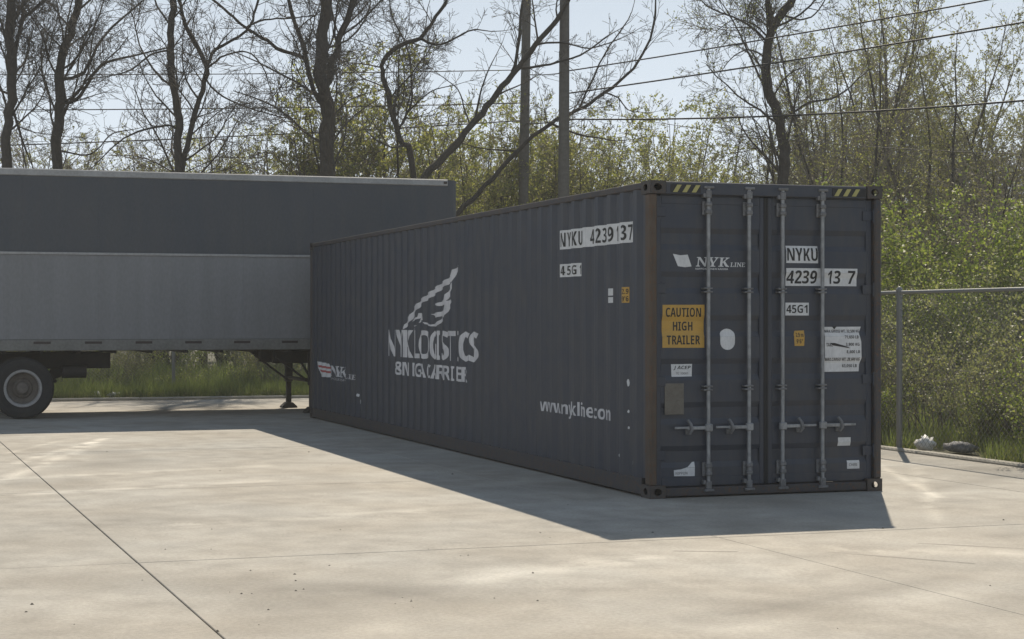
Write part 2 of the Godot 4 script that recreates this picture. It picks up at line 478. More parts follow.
var BARE_TREES := [
	[Vector3(-3.93, 0, -28.67), [
		[[0.00, -0.10, 0.00, 0.241], [0.05, 5.65, -0.01, 0.192], [0.15, 7.38, -0.01, 0.177], [0.13, 9.14, -0.05, 0.161], [0.18, 11.06, -0.06, 0.144]],
		[[0.18, 7.90, -0.00, 0.092], [0.41, 9.35, -0.29, 0.070], [0.75, 9.83, -0.33, 0.062], [1.24, 10.23, -0.35, 0.052]],
		[[0.13, 6.85, -0.02, 0.052], [-0.06, 7.68, -0.32, 0.040], [-0.40, 8.51, -0.69, 0.026]],
		[[0.23, 7.12, -0.04, 0.052], [0.46, 6.38, -0.35, 0.037], [0.68, 5.87, -0.54, 0.026]],
		[[0.17, 8.72, -0.20, 0.052], [-0.10, 9.55, -0.49, 0.038], [-0.47, 10.11, -0.76, 0.026]]]],
	[Vector3(-2.63, 0, -29.33), [
		[[0.00, -0.10, 0.00, 0.216], [0.09, 5.75, -0.08, 0.167], [0.22, 7.27, -0.12, 0.151], [0.23, 8.46, -0.18, 0.138], [0.49, 9.36, -0.15, 0.128], [0.73, 10.37, -0.14, 0.117], [0.84, 11.35, -0.16, 0.107]],
		[[0.25, 7.40, -0.12, 0.067], [0.69, 7.61, 0.27, 0.061], [1.15, 8.34, 0.88, 0.049], [1.92, 8.53, 1.55, 0.038], [2.68, 8.66, 2.22, 0.027]],
		[[0.26, 8.08, -0.17, 0.067], [0.82, 8.30, 0.01, 0.060], [1.31, 9.23, 0.19, 0.048], [2.26, 10.14, 0.52, 0.033]],
		[[0.20, 6.73, -0.10, 0.054], [0.43, 7.44, -0.36, 0.046], [0.94, 8.18, -0.59, 0.038], [1.16, 9.36, -1.03, 0.027]],
		[[0.14, 6.19, -0.10, 0.040], [0.98, 6.07, 0.01, 0.032], [1.52, 6.62, 0.05, 0.025], [1.99, 6.76, 0.11, 0.020]],
		[[0.33, 8.89, -0.15, 0.040], [-0.16, 9.49, -0.61, 0.030], [-0.53, 10.09, -1.00, 0.020]]]],
	[Vector3(0.20, 0, -26.43), [
		[[0.00, -0.10, 0.00, 0.147], [0.03, 5.54, 0.10, 0.117], [0.02, 6.95, 0.17, 0.110], [-0.16, 8.06, 0.17, 0.104], [-0.16, 8.89, 0.21, 0.099], [-0.10, 9.72, 0.27, 0.095], [-0.06, 10.72, 0.33, 0.089]],
		[[0.06, 5.31, 0.09, 0.115], [0.18, 5.69, 0.14, 0.110], [0.54, 7.21, 0.29, 0.092], [0.71, 8.07, 0.37, 0.082], [0.21, 9.05, 0.26, 0.069], [0.04, 9.74, 0.23, 0.060], [-0.19, 10.49, 0.20, 0.051]],
		[[0.71, 8.07, 0.37, 0.064], [0.93, 8.46, 0.56, 0.059], [1.61, 8.89, 1.00, 0.051], [1.81, 9.44, 1.22, 0.045], [1.92, 10.10, 1.45, 0.038]],
		[[0.75, 8.02, 0.38, 0.038], [1.17, 8.35, 0.48, 0.033], [1.72, 8.43, 0.61, 0.028], [2.09, 8.08, 0.70, 0.023], [2.24, 7.68, 0.72, 0.019]],
		[[0.66, 7.84, 0.36, 0.038], [0.96, 7.42, 0.40, 0.034], [1.70, 7.04, 0.55, 0.027], [2.68, 6.77, 0.75, 0.019]],
		[[0.03, 6.45, 0.15, 0.045], [-0.32, 6.55, 0.23, 0.041], [-1.23, 6.25, 0.43, 0.031], [-1.76, 5.84, 0.60, 0.025], [-2.14, 5.44, 0.77, 0.019]],
		[[-0.13, 8.48, 0.13, 0.038], [-0.69, 8.32, 0.14, 0.033], [-1.20, 7.91, 0.18, 0.027], [-1.95, 7.68, 0.20, 0.019]]]],
	[Vector3(3.63, 0, -24.40), [
		[[0.00, -0.10, 0.00, 0.272], [-0.01, 5.24, 0.05, 0.209], [-0.02, 6.83, 0.09, 0.187], [-0.17, 7.49, 0.07, 0.177], [-0.11, 8.73, 0.12, 0.159], [-0.05, 10.28, 0.18, 0.137]],
		[[-0.10, 6.95, 0.07, 0.099], [-0.29, 7.35, -0.18, 0.095], [-0.42, 8.42, -0.66, 0.084], [-0.65, 9.79, -1.29, 0.071], [-0.79, 10.77, -1.72, 0.062]],
		[[-0.05, 7.32, 0.10, 0.137], [0.13, 7.94, -0.02, 0.128], [0.37, 8.62, -0.13, 0.118], [0.74, 9.68, -0.32, 0.102], [1.01, 10.75, -0.52, 0.087]],
		[[-0.37, 8.24, -0.65, 0.075], [-1.00, 8.36, -0.61, 0.067], [-1.53, 8.67, -0.55, 0.059], [-1.95, 8.87, -0.51, 0.053], [-2.39, 9.20, -0.44, 0.046], [-2.96, 9.62, -0.35, 0.037]],
		[[-1.95, 8.87, -0.51, 0.037], [-1.46, 9.10, -0.53, 0.032], [-0.81, 9.18, -0.54, 0.025], [-0.27, 9.26, -0.54, 0.019]],
		[[0.45, 8.75, -0.11, 0.037], [0.84, 9.08, 0.23, 0.029], [1.30, 9.61, 0.67, 0.019]],
		[[0.05, 6.58, 0.10, 0.031], [0.55, 7.09, 0.16, 0.022], [1.10, 7.30, 0.24, 0.015]]]],
	[Vector3(6.66, 0, -26.12), [
		[[0.00, -0.10, 0.00, 0.152], [-0.17, 5.53, 0.00, 0.120], [-0.54, 6.42, -0.06, 0.109], [-0.86, 7.60, -0.09, 0.096], [-1.02, 8.34, -0.10, 0.088], [-0.70, 8.78, 0.02, 0.081], [-0.10, 9.04, 0.22, 0.074], [0.24, 9.48, 0.35, 0.068], [0.56, 9.98, 0.47, 0.061], [0.70, 10.68, 0.54, 0.053]],
		[[-0.10, 9.04, 0.22, 0.053], [0.33, 8.80, 0.65, 0.044], [0.89, 9.09, 1.24, 0.031], [1.13, 9.09, 1.48, 0.026]],
		[[-0.59, 6.64, -0.07, 0.046], [-0.27, 7.14, -0.19, 0.044], [-0.10, 7.75, -0.37, 0.041], [-0.08, 8.89, -0.77, 0.036], [-0.38, 9.91, -1.26, 0.031], [-0.33, 10.94, -1.60, 0.026]],
		[[-0.27, 7.14, -0.19, 0.033], [0.21, 7.64, 0.19, 0.024], [0.78, 7.79, 0.56, 0.016]]]],
	[Vector3(4.60, 0, -25.68), [
		[[0.00, -0.10, 0.00, 0.163], [0.58, 3.42, 0.22, 0.130], [1.16, 4.40, 0.43, 0.120], [1.84, 5.32, 0.67, 0.111], [2.40, 5.99, 0.86, 0.103], [2.94, 6.58, 1.05, 0.096], [3.44, 7.27, 1.22, 0.089], [3.93, 7.93, 1.39, 0.082], [4.50, 8.67, 1.60, 0.074], [5.01, 9.31, 1.77, 0.067], [5.44, 10.20, 1.93, 0.058]],
		[[3.93, 7.93, 1.39, 0.065], [4.16, 8.55, 1.17, 0.059], [4.42, 9.54, 0.79, 0.050], [4.78, 10.75, 0.34, 0.039]],
		[[3.01, 6.68, 1.07, 0.045], [3.30, 7.58, 0.82, 0.032], [3.68, 8.35, 0.63, 0.019]],
		[[4.17, 8.10, 1.35, 0.052], [4.84, 8.18, 1.71, 0.043], [5.51, 8.38, 2.08, 0.034], [6.16, 8.88, 2.48, 0.023]],
		[[2.94, 6.58, 1.05, 0.032], [2.86, 6.99, 0.82, 0.028], [2.78, 7.60, 0.51, 0.022], [2.42, 8.03, 0.12, 0.015]],
		[[4.50, 8.67, 1.60, 0.039], [5.11, 8.75, 1.74, 0.033], [5.86, 8.60, 1.93, 0.027], [6.66, 8.87, 2.13, 0.019]]]],
	[Vector3(6.07, 0, -27.34), [
		[[0.00, -0.10, 0.00, 0.140], [0.92, 3.46, 0.23, 0.110], [1.90, 4.52, 0.48, 0.099], [2.64, 5.26, 0.67, 0.092], [3.46, 6.21, 0.88, 0.082], [4.35, 6.95, 1.11, 0.074], [5.09, 7.33, 1.31, 0.067], [5.81, 7.80, 1.50, 0.061], [6.55, 8.46, 1.69, 0.053], [7.01, 9.30, 1.80, 0.046], [7.17, 10.07, 1.83, 0.041]],
		[[4.41, 6.95, 1.13, 0.047], [4.99, 6.65, 1.53, 0.036], [5.82, 6.43, 2.09, 0.020]],
		[[3.46, 6.21, 0.88, 0.041], [2.67, 6.34, 0.20, 0.025], [2.27, 6.50, -0.14, 0.016]],
		[[5.09, 7.33, 1.31, 0.047], [5.47, 8.04, 1.27, 0.041], [5.91, 8.88, 1.22, 0.032], [6.64, 9.89, 1.20, 0.022]],
		[[5.81, 7.80, 1.50, 0.034], [6.23, 7.69, 1.44, 0.027], [6.58, 7.39, 1.33, 0.019], [6.97, 7.35, 1.28, 0.014]]]],
	[Vector3(15.34, 0, -22.57), [
		[[0.00, -0.10, 0.00, 0.208], [0.07, 5.11, -0.06, 0.164], [0.12, 6.05, -0.09, 0.155], [-0.06, 6.96, -0.19, 0.146], [-0.26, 7.80, -0.29, 0.137], [-0.24, 8.74, -0.33, 0.128], [-0.12, 9.21, -0.32, 0.123], [0.19, 9.66, -0.26, 0.118], [0.48, 10.11, -0.20, 0.112], [0.75, 11.00, -0.16, 0.103]],
		[[-0.12, 9.21, -0.32, 0.103], [-0.30, 9.91, -0.22, 0.092], [-0.48, 10.77, -0.08, 0.077]],
		[[-0.01, 6.78, -0.18, 0.052], [0.67, 7.23, 0.15, 0.042], [1.33, 7.39, 0.45, 0.034], [1.79, 7.84, 0.69, 0.026]],
		[[-0.12, 7.43, -0.23, 0.039], [0.11, 7.94, 0.06, 0.027], [0.38, 8.10, 0.28, 0.019]],
		[[0.21, 9.55, -0.25, 0.039], [0.51, 9.40, -0.01, 0.033], [0.80, 9.52, 0.22, 0.027], [1.00, 9.97, 0.50, 0.019]],
		[[-0.24, 8.38, -0.33, 0.032], [-0.75, 8.60, -0.26, 0.027], [-1.27, 8.43, -0.20, 0.021], [-1.71, 8.01, -0.10, 0.015]],
		[[-0.18, 8.90, -0.32, 0.032], [-0.61, 9.27, -0.34, 0.027], [-1.17, 9.38, -0.39, 0.021], [-1.64, 9.10, -0.42, 0.015]]]],
]

# ---------------------------------------------------------------- flat print: triangles in 2D (metres), laid on a folded surface
var sans_bold: SystemFont
var serif_bold: SystemFont
var sans: SystemFont

# triangles of a text stretched into the box lo..hi; slant shears it to the right
func text_tris(s: String, font: Font, lo: Vector2, hi: Vector2, slant := 0.0) -> PackedVector2Array:
	var t := TextMesh.new()
	t.font = font
	t.font_size = 64
	t.pixel_size = 0.01
	t.depth = 0.0
	t.curve_step = 1.0
	t.text = s
	var a := t.get_mesh_arrays()
	var vs: PackedVector3Array = a[Mesh.ARRAY_VERTEX]
	var idx: PackedInt32Array = a[Mesh.ARRAY_INDEX] if a[Mesh.ARRAY_INDEX] != null else PackedInt32Array(range(vs.size()))
	var mn := Vector2(1e9, 1e9)
	var mx := -mn
	for p in vs:
		mn = mn.min(Vector2(p.x, p.y))
		mx = mx.max(Vector2(p.x, p.y))
	var out := PackedVector2Array()
	for k in idx:
		var q := (Vector2(vs[k].x, vs[k].y) - mn) / (mx - mn)
		out.append(lo + q * (hi - lo) + Vector2(q.y * slant, 0))
	return out

func poly_tris(p: PackedVector2Array) -> PackedVector2Array:
	var out := PackedVector2Array()
	for k in Geometry2D.triangulate_polygon(p):
		out.append(p[k])
	return out

func rect_poly(lo: Vector2, hi: Vector2) -> PackedVector2Array:
	return PackedVector2Array([lo, Vector2(hi.x, lo.y), hi, Vector2(lo.x, hi.y)])

func clip(poly: PackedVector2Array, ax: int, at: float, keep_above: bool) -> PackedVector2Array:
	var out := PackedVector2Array()
	for k in poly.size():
		var p := poly[k]
		var q := poly[(k + 1) % poly.size()]
		var dp := (p[ax] - at) * (1.0 if keep_above else -1.0)
		var dq := (q[ax] - at) * (1.0 if keep_above else -1.0)
		if dp >= 0.0:
			out.append(p)
		if (dp > 0.0 and dq < 0.0) or (dp < 0.0 and dq > 0.0):
			out.append(p.lerp(q, dp / (dp - dq)))
	return out

# folds: sorted positions of the folds along axis ax of the 2D print, with the depth of the surface at each
# where: "side" -> (z, y) seen from -x ; "door" -> (x, y) seen from +z
func drape(g: Geo, tris: PackedVector2Array, folds: PackedVector2Array, ax: int, where: String, lift: float) -> void:
	for k in range(0, tris.size(), 3):
		var lo := minf(tris[k][ax], minf(tris[k + 1][ax], tris[k + 2][ax]))
		var hi := maxf(tris[k][ax], maxf(tris[k + 1][ax], tris[k + 2][ax]))
		for j in folds.size() - 1:
			var f0 := folds[j]
			var f1 := folds[j + 1]
			if f1.x <= lo or f0.x >= hi:
				continue
			var p := clip(clip(PackedVector2Array([tris[k], tris[k + 1], tris[k + 2]]), ax, f0.x, true), ax, f1.x, false)
			if p.size() < 3:
				continue
			var d := Vector2(f1.x - f0.x, f1.y - f0.y).normalized()
			var nn: Vector3
			if where == "side":
				nn = Vector3(-d.x, 0, d.y)
			else:
				nn = Vector3(0, -d.y, d.x)
			var q := []
			for e in p:
				var t := (e[ax] - f0.x) / (f1.x - f0.x)
				var depth := lerpf(f0.y, f1.y, t)
				q.append((Vector3(depth, e.y, e.x) if where == "side" else Vector3(e.x, e.y, depth)) + nn * lift)
			for m in range(1, q.size() - 1):
				g.tri(q[0], q[m], q[m + 1], nn)

# ---------------------------------------------------------------- the container
const CL := 12.192
const CW := 2.438
const CH := 2.896

const FOLD_SHIFT := 0.054

func side_folds() -> PackedVector2Array:
	var out := PackedVector2Array()
	var z := -CL + 0.10 + FOLD_SHIFT
	out.append(Vector2(-CL + 0.08, 0.014))
	var phase := 0
	var steps := [0.070, 0.069, 0.070, 0.069]
	var depth := [0.014, 0.014, 0.045, 0.045]
	while z < -0.105:
		out.append(Vector2(z, depth[phase % 4]))
		z += steps[phase % 4]
		phase += 1
	out.append(Vector2(-0.10, 0.014))
	return out

func door_folds() -> PackedVector2Array:
	# ribs run across the door; the outer flats are the wider ones
	var out := PackedVector2Array()
	out.append(Vector2(0.10, -0.058))
	var y := 0.27
	for k in 6:
		out.append(Vector2(y, -0.058))
		out.append(Vector2(y + 0.05, -0.074))
		out.append(Vector2(y + 0.15, -0.074))
		out.append(Vector2(y + 0.20, -0.058))
		y += 0.40
	out.append(Vector2(2.80, -0.058))
	return out

func sheet(folds: PackedVector2Array, a: float, b: float, how: String) -> Geo:
	var g := Geo.new()
	for j in folds.size() - 1:
		var p := folds[j]
		var q := folds[j + 1]
		var d := (q - p).normalized()
		match how:
			"left":     # folds along z, depth is x, a..b is y
				g.quad(Vector3(p.y, a, p.x), Vector3(q.y, a, q.x), Vector3(q.y, b, q.x), Vector3(p.y, b, p.x), Vector3(-d.x, 0, d.y),
					[Vector2(-p.x / CL, 1), Vector2(-q.x / CL, 1), Vector2(-q.x / CL, 0), Vector2(-p.x / CL, 0)])
			"right":
				g.quad(Vector3(CW - p.y, a, p.x), Vector3(CW - q.y, a, q.x), Vector3(CW - q.y, b, q.x), Vector3(CW - p.y, b, p.x), Vector3(d.x, 0, d.y),
					[Vector2(-p.x / CL, 1), Vector2(-q.x / CL, 1), Vector2(-q.x / CL, 0), Vector2(-p.x / CL, 0)])
			"roof":
				g.quad(Vector3(a, CH - p.y, p.x), Vector3(a, CH - q.y, q.x), Vector3(b, CH - q.y, q.x), Vector3(b, CH - p.y, p.x), Vector3(0, d.x, d.y),
					[Vector2(-p.x / CL, 1), Vector2(-q.x / CL, 1), Vector2(-q.x / CL, 0), Vector2(-p.x / CL, 0)])
			"door":     # folds along y, depth is z, a..b is x
				g.quad(Vector3(a, p.x, p.y), Vector3(a, q.x, q.y), Vector3(b, q.x, q.y), Vector3(b, p.x, p.y), Vector3(0, -d.y, d.x))
	return g

func casting(parent: Node3D, at: Vector3, sx: float, sy: float, sz: float) -> void:
	# hollow steel block with oval holes; at is its outer corner, s* point inwards
	var size := Vector3(0.162, 0.118, 0.178)
	var c := CSGBox3D.new()
	c.name = "corner_casting"
	c.size = size
	c.position = at + Vector3(sx, sy, sz) * size * 0.5
	c.material = M.casting
	var inner := CSGBox3D.new()
	inner.operation = CSGShape3D.OPERATION_SUBTRACTION
	inner.size = size - Vector3(0.03, 0.03, 0.03)
	inner.material = M.casting
	c.add_child(inner)
	var hole := CSGCylinder3D.new()
	hole.operation = CSGShape3D.OPERATION_SUBTRACTION
	hole.radius = 0.032
	hole.height = 0.06
	hole.sides = 20
	hole.material = M.casting
	hole.rotation_degrees.x = 90
	hole.scale = Vector3(1.25, 1, 1.0)
	hole.position = Vector3(0, 0, -sz * size.z * 0.5)
	c.add_child(hole)
	var slot := CSGCylinder3D.new()
	slot.operation = CSGShape3D.OPERATION_SUBTRACTION
	slot.radius = 0.032
	slot.height = 0.06
	slot.sides = 20
	slot.material = M.casting
	slot.rotation_degrees.z = 90
	slot.scale = Vector3(1, 1, 1.25)
	slot.position = Vector3(-sx * size.x * 0.5, 0, 0)
	c.add_child(slot)
	parent.add_child(c, true)

func print_part(parent: Node3D, called: String, tris: PackedVector2Array, folds: PackedVector2Array, ax: int, where: String, lift: float, m: Material, label := "") -> void:
	var g := Geo.new()
	var moved := PackedVector2Array()
	for p in tris:      # sizes were read off the outer frame; the sheet lies a little behind it
		moved.append(p + (Vector2(0.036, 0) if where == "door" else Vector2(-0.045, 0)))
	drape(g, moved, folds, ax, where, lift)
	part(parent, called, g, m, label)

var LINES := [[[["N", -7.988, -7.614], ["Y", -7.566, -7.243], ["K", -7.252, -6.893], ["L", -6.785, -6.625], ["O", -6.643, -6.167], ["G", -6.142, -5.883], ["I", -5.871, -5.805], ["S", -5.761, -5.496], ["T", -5.520, -5.238], ["I", -5.184, -5.069], ["C", -5.062, -4.712], ["S", -4.727, -4.424]], 1.118, 1.488], [[["&", -7.604, -7.318], ["M", -7.271, -6.993], ["E", -6.911, -6.749], ["G", -6.723, -6.572], ["A", -6.563, -6.355], ["C", -6.337, -6.116], ["A", -6.125, -5.875], ["R", -5.883, -5.647], ["R", -5.623, -5.464], ["I", -5.339, -5.261], ["E", -5.222, -4.979], ["R", -4.994, -4.756]], 0.872, 1.052]]

func build_container() -> void:
	var c := thing("shipping_container", "dark navy forty foot shipping container with ribbed sides and double doors", "shipping container")
	var sf := side_folds()
	var df := door_folds()
	# frame
	for sx: float in [0.0, 1.0]:
		for sz: float in [0.0, 1.0]:
			for sy: float in [0.0, 1.0]:
				casting(c, Vector3(sx * CW, sy * CH, -sz * CL), 1 - 2 * sx, 1 - 2 * sy, -1 + 2 * sz)
	for sx: float in [0.0, 1.0]:
		var x0 := 0.004 if sx == 0.0 else CW - 0.076
		box_part(c, "corner_post", Vector3(x0, 0.118, -0.112), Vector3(x0 + 0.072, CH - 0.118, -0.004), M.rusty if sx == 0.0 else M.rail, 0.012, "rust streaked corner post" if sx == 0.0 else "")
		box_part(c, "corner_post", Vector3(x0, 0.118, -CL + 0.004), Vector3(x0 + 0.072, CH - 0.118, -CL + 0.112), M.rail, 0.012)
		x0 = 0.006 if sx == 0.0 else CW - 0.066
		box_part(c, "top_rail", Vector3(x0, CH - 0.066, -CL + 0.178), Vector3(x0 + 0.06, CH - 0.006, -0.178), M.rail, 0.006)
		box_part(c, "bottom_rail", Vector3(x0, 0.018, -CL + 0.178), Vector3(x0 + 0.05, 0.172, -0.178), M.rail, 0.006)
	part(c, "side_panel", sheet(sf, 0.165, CH - 0.060, "left"), M.side, "ribbed steel side with faded white lettering")
	part(c, "side_panel", sheet(sf, 0.165, CH - 0.060, "right"), M.side)
	part(c, "roof_panel", sheet(sf, 0.05, CW - 0.05, "roof"), M.side)
	var fw := Geo.new()
	var x := 0.08
	while x < CW - 0.09:
		fw.box(Vector3(x, 0.12, -CL + 0.03), Vector3(x + 0.12, CH - 0.12, -CL + 0.06), 0.012)
		x += 0.2
	fw.box(Vector3(0.05, 0.12, -CL + 0.06), Vector3(CW - 0.05, CH - 0.05, -CL + 0.09))
	part(c, "front_wall", fw, M.side)
	box_part(c, "floor_board", Vector3(0.06, 0.15, -CL + 0.1), Vector3(CW - 0.06, 0.178, -0.15), M.plywood, 0.0)
	for k in 12:
		var zz := -0.9 - k * 0.95
		box_part(c, "cross_member", Vector3(0.06, 0.03, zz - 0.04), Vector3(CW - 0.06, 0.148, zz + 0.04), M.rail, 0.0)
	# door end frame
	box_part(c, "door_header", Vector3(0.164, CH - 0.122, -0.11), Vector3(CW - 0.164, CH - 0.004, -0.012), M.navy, 0.008)
	box_part(c, "door_sill", Vector3(0.164, 0.012, -0.11), Vector3(CW - 0.164, 0.092, -0.012), M.rail, 0.008)
	# hazard stripes on the header
	for span: Array in [[0.215, 0.52], [1.90, 2.27]]:
		var bg := Geo.new()
		bg.box(Vector3(span[0], CH - 0.105, -0.0119), Vector3(span[1], CH - 0.030, -0.0085), 0.0)
		var band := part(c, "hazard_band", bg, M.black_print, "black and yellow striped band on the door header")
		var xx: float = span[0] + 0.02
		while xx < span[1] - 0.085:
			var sg := Geo.new()
			sg.prism(PackedVector2Array([Vector2(xx, CH - 0.102), Vector2(xx + 0.045, CH - 0.102), Vector2(xx + 0.09, CH - 0.034), Vector2(xx + 0.045, CH - 0.034)]), 2, -0.0086, -0.0065)
			part(band, "stripe", sg, M.hazard_yellow)
			xx += 0.095
	# doors
	for s in 2:
		var x0 := 0.078 if s == 0 else 1.224
		var x1 := 1.214 if s == 0 else CW - 0.078
		var dg := sheet(df, x0 + 0.06, x1 - 0.06, "door")
		var door := part(c, "door", dg, M.navy, "dark blue ribbed steel door with two lock rods")
		var fg := Geo.new()
		fg.box(Vector3(x0, 0.096, -0.10), Vector3(x0 + 0.062, CH - 0.126, -0.052), 0.008)
		fg.box(Vector3(x1 - 0.062, 0.096, -0.10), Vector3(x1, CH - 0.126, -0.052), 0.008)
		fg.box(Vector3(x0 + 0.0622, 0.098, -0.10), Vector3(x1 - 0.0622, 0.19, -0.054), 0.008)
		fg.box(Vector3(x0 + 0.0622, CH - 0.21, -0.10), Vector3(x1 - 0.0622, CH - 0.128, -0.054), 0.008)
		part(door, "door_frame", fg, M.navy)
		# hinges
		for k in 4:
			var hy: float = [0.32, 1.0, 1.85, 2.55][k]
			var hx := x0 - 0.006 if s == 0 else x1 + 0.006
			var hg := Geo.new()
			hg.tube(PackedVector3Array([Vector3(hx, hy, -0.03), Vector3(hx, hy + 0.13, -0.03)]), PackedFloat32Array([0.013, 0.013]), 10, true)
			var hx1 := hx + (0.11 if s == 0 else -0.11)
			hg.box(Vector3(minf(hx, hx1), hy + 0.02, -0.056), Vector3(maxf(hx, hx1), hy + 0.11, -0.045), 0.003)
			part(door, "hinge", hg, M.navy)
		# lock rods and their fittings
		for j in 2:
			var rx: float = [[0.602, 1.023], [1.375, 1.800]][s][j]
			var rg := Geo.new()
			rg.tube(PackedVector3Array([Vector3(rx, 0.07, -0.018), Vector3(rx, 2.835, -0.018)]), PackedFloat32Array([0.0175, 0.0175]), 14, true)
			part(door, "lock_rod", rg, M.galv)
			for e in 2:
				var cy: float = [0.115, 2.79][e]
				var sgn: float = -1.0 if e == 0 else 1.0
				var kg := Geo.new()      # cam and its keeper
				kg.box(Vector3(rx - 0.028, cy - 0.045, -0.040), Vector3(rx + 0.028, cy + 0.03, 0.004), 0.008)
				kg.box(Vector3(rx - 0.05, cy + sgn * 0.055 - 0.012, -0.052), Vector3(rx + 0.05, cy + sgn * 0.055 + 0.012, 0.006), 0.004)
				kg.box(Vector3(rx - 0.055, cy - sgn * 0.02 - 0.02, -0.050), Vector3(rx - 0.030, cy - sgn * 0.02 + 0.02, -0.004), 0.004)
				part(door, "locking_cam", kg, M.hardware)
				var by: float = [0.25, 2.655][e]
				var bg := Geo.new()      # big bearing bracket
				bg.box(Vector3(rx - 0.048, by - 0.065, -0.058), Vector3(rx + 0.048, by + 0.065, -0.034), 0.006)
				bg.box(Vector3(rx - 0.030, by - 0.055, -0.034), Vector3(rx + 0.030, by - 0.015, 0.006), 0.008)
				bg.box(Vector3(rx - 0.030, by + 0.015, -0.034), Vector3(rx + 0.030, by + 0.055, 0.006), 0.008)
				part(door, "rod_bracket", bg, M.hardware)
			for by: float in [1.0, 1.90]:
				var bg := Geo.new()
				bg.box(Vector3(rx - 0.055, by - 0.024, -0.060), Vector3(rx + 0.036, by - 0.008, 0.004), 0.004)
				bg.box(Vector3(rx - 0.055, by + 0.008, -0.060), Vector3(rx + 0.036, by + 0.024, 0.004), 0.004)
				part(door, "rod_guide", bg, M.hardware)
			# handle points away from the middle of the container
			var hs := -1.0 if s == 0 else 1.0
			var hy := 0.636
			var hg := Geo.new()
			hg.box(Vector3(rx - 0.035, hy - 0.035, -0.030), Vector3(rx + 0.035, hy + 0.035, 0.010), 0.008)
			hg.box(Vector3(minf(rx + hs * 0.03, rx + hs * 0.22), hy - 0.016, -0.012), Vector3(maxf(rx + hs * 0.03, rx + hs * 0.22), hy + 0.016, 0.004), 0.004)
			hg.box(Vector3(minf(rx + hs * 0.2202, rx + hs * 0.35), hy - 0.008, -0.010), Vector3(maxf(rx + hs * 0.2202, rx + hs * 0.35), hy + 0.014, 0.002), 0.004)
			part(door, "handle", hg, M.galv)
			var cg := Geo.new()
			var cx := rx + hs * 0.19
			cg.box(Vector3(cx - 0.03, hy - 0.065, -0.060), Vector3(cx + 0.03, hy + 0.01, -0.034), 0.005)
			cg.tube(PackedVector3Array([Vector3(cx - 0.012, hy + 0.07, -0.03), Vector3(cx, hy + 0.03, 0.006), Vector3(cx + 0.006, hy - 0.02, 0.012), Vector3(cx - 0.006, hy - 0.055, -0.01)]), PackedFloat32Array([0.014, 0.016, 0.016, 0.012]), 8, true)
			part(door, "handle_catch", cg, M.hardware)
		var gg := Geo.new()
		gg.box(Vector3(x1 - 0.018 if s == 0 else x0 - 0.004, 0.10, -0.0519), Vector3(x1 + 0.004 if s == 0 else x0 + 0.018, CH - 0.13, -0.046), 0.002)
		part(door, "gasket", gg, M.gasket)
		# print and stickers
		if s == 0:
			var flag := PackedVector2Array([Vector2(0.225, 2.232), Vector2(0.30, 2.219), Vector2(0.375, 2.226), Vector2(0.415, 2.118), Vector2(0.35, 2.110), Vector2(0.275, 2.119)])
			print_part(door, "flag_emblem", poly_tris(flag), df, 1, "door", 0.002, M.white_print)
			print_part(door, "company_lettering", text_tris("NYK", serif_bold, Vector2(0.458, 2.118), Vector2(0.80, 2.205), 0.012), df, 1, "door", 0.002, M.white_print)
			print_part(door, "company_lettering", text_tris("LINE", serif_bold, Vector2(0.812, 2.118), Vector2(0.965, 2.158), 0.006), df, 1, "door", 0.002, M.white_print)
			print_part(door, "company_lettering", text_tris("NIPPON YUSEN KAISHA", sans_bold, Vector2(0.455, 2.088), Vector2(0.79, 2.105)), df, 1, "door", 0.002, M.white_print)
			var cau := PackedVector2Array([Vector2(0.118, 1.372), Vector2(0.545, 1.370), Vector2(0.548, 1.766), Vector2(0.120, 1.764)])
			print_part(door, "warning_sticker", poly_tris(cau), df, 1, "door", 0.002, M.yellow, "yellow caution sticker with black capitals")
			for k in 3:
				var wd: float = [0.36, 0.20, 0.34][k]
				print_part(door, "warning_lettering", text_tris(["CAUTION", "HIGH", "TRAILER"][k], sans_bold, Vector2(0.332 - wd / 2, 1.655 - 0.127 * k), Vector2(0.332 + wd / 2, 1.738 - 0.127 * k)), df, 1, "door", 0.0035, M.black_print)
			var ov := PackedVector2Array()
			for k in 28:
				var a := TAU * k / 28
				ov.append(Vector2(clampf(0.786 + 0.083 * cos(a) * (1.0 + 0.04 * sin(a * 3)), 0.71, 0.862), 1.447 + 0.098 * signf(sin(a)) * pow(absf(sin(a)), 0.8)))
			print_part(door, "oval_sticker", poly_tris(ov), df, 1, "door", 0.002, M.white_print, "plain white oval sticker")
			print_part(door, "inspection_sticker", poly_tris(PackedVector2Array([Vector2(0.218, 1.104), Vector2(0.424, 1.106), Vector2(0.428, 1.222), Vector2(0.214, 1.220)])), df, 1, "door", 0.002, M.white_print)
			print_part(door, "inspection_lettering", text_tris("J ACEP", sans_bold, Vector2(0.235, 1.165), Vector2(0.405, 1.205), 0.01), df, 1, "door", 0.0035, M.black_print)
			print_part(door, "inspection_lettering", text_tris("TC 10001", sans, Vector2(0.265, 1.125), Vector2(0.385, 1.145)), df, 1, "door", 0.0035, M.black_print)
			var pl := box_part(door, "safety_plate", Vector3(0.176, 0.758, -0.0575), Vector3(0.371, 1.045, -0.053), M.csc, 0.002, "weathered tan metal safety approval plate")
			for k in 5:
				box_part(pl, "plate_line", Vector3(0.191, 0.79 + 0.048 * k, -0.0529), Vector3(0.356, 0.796 + 0.048 * k, -0.0522), M.hub, 0.0)
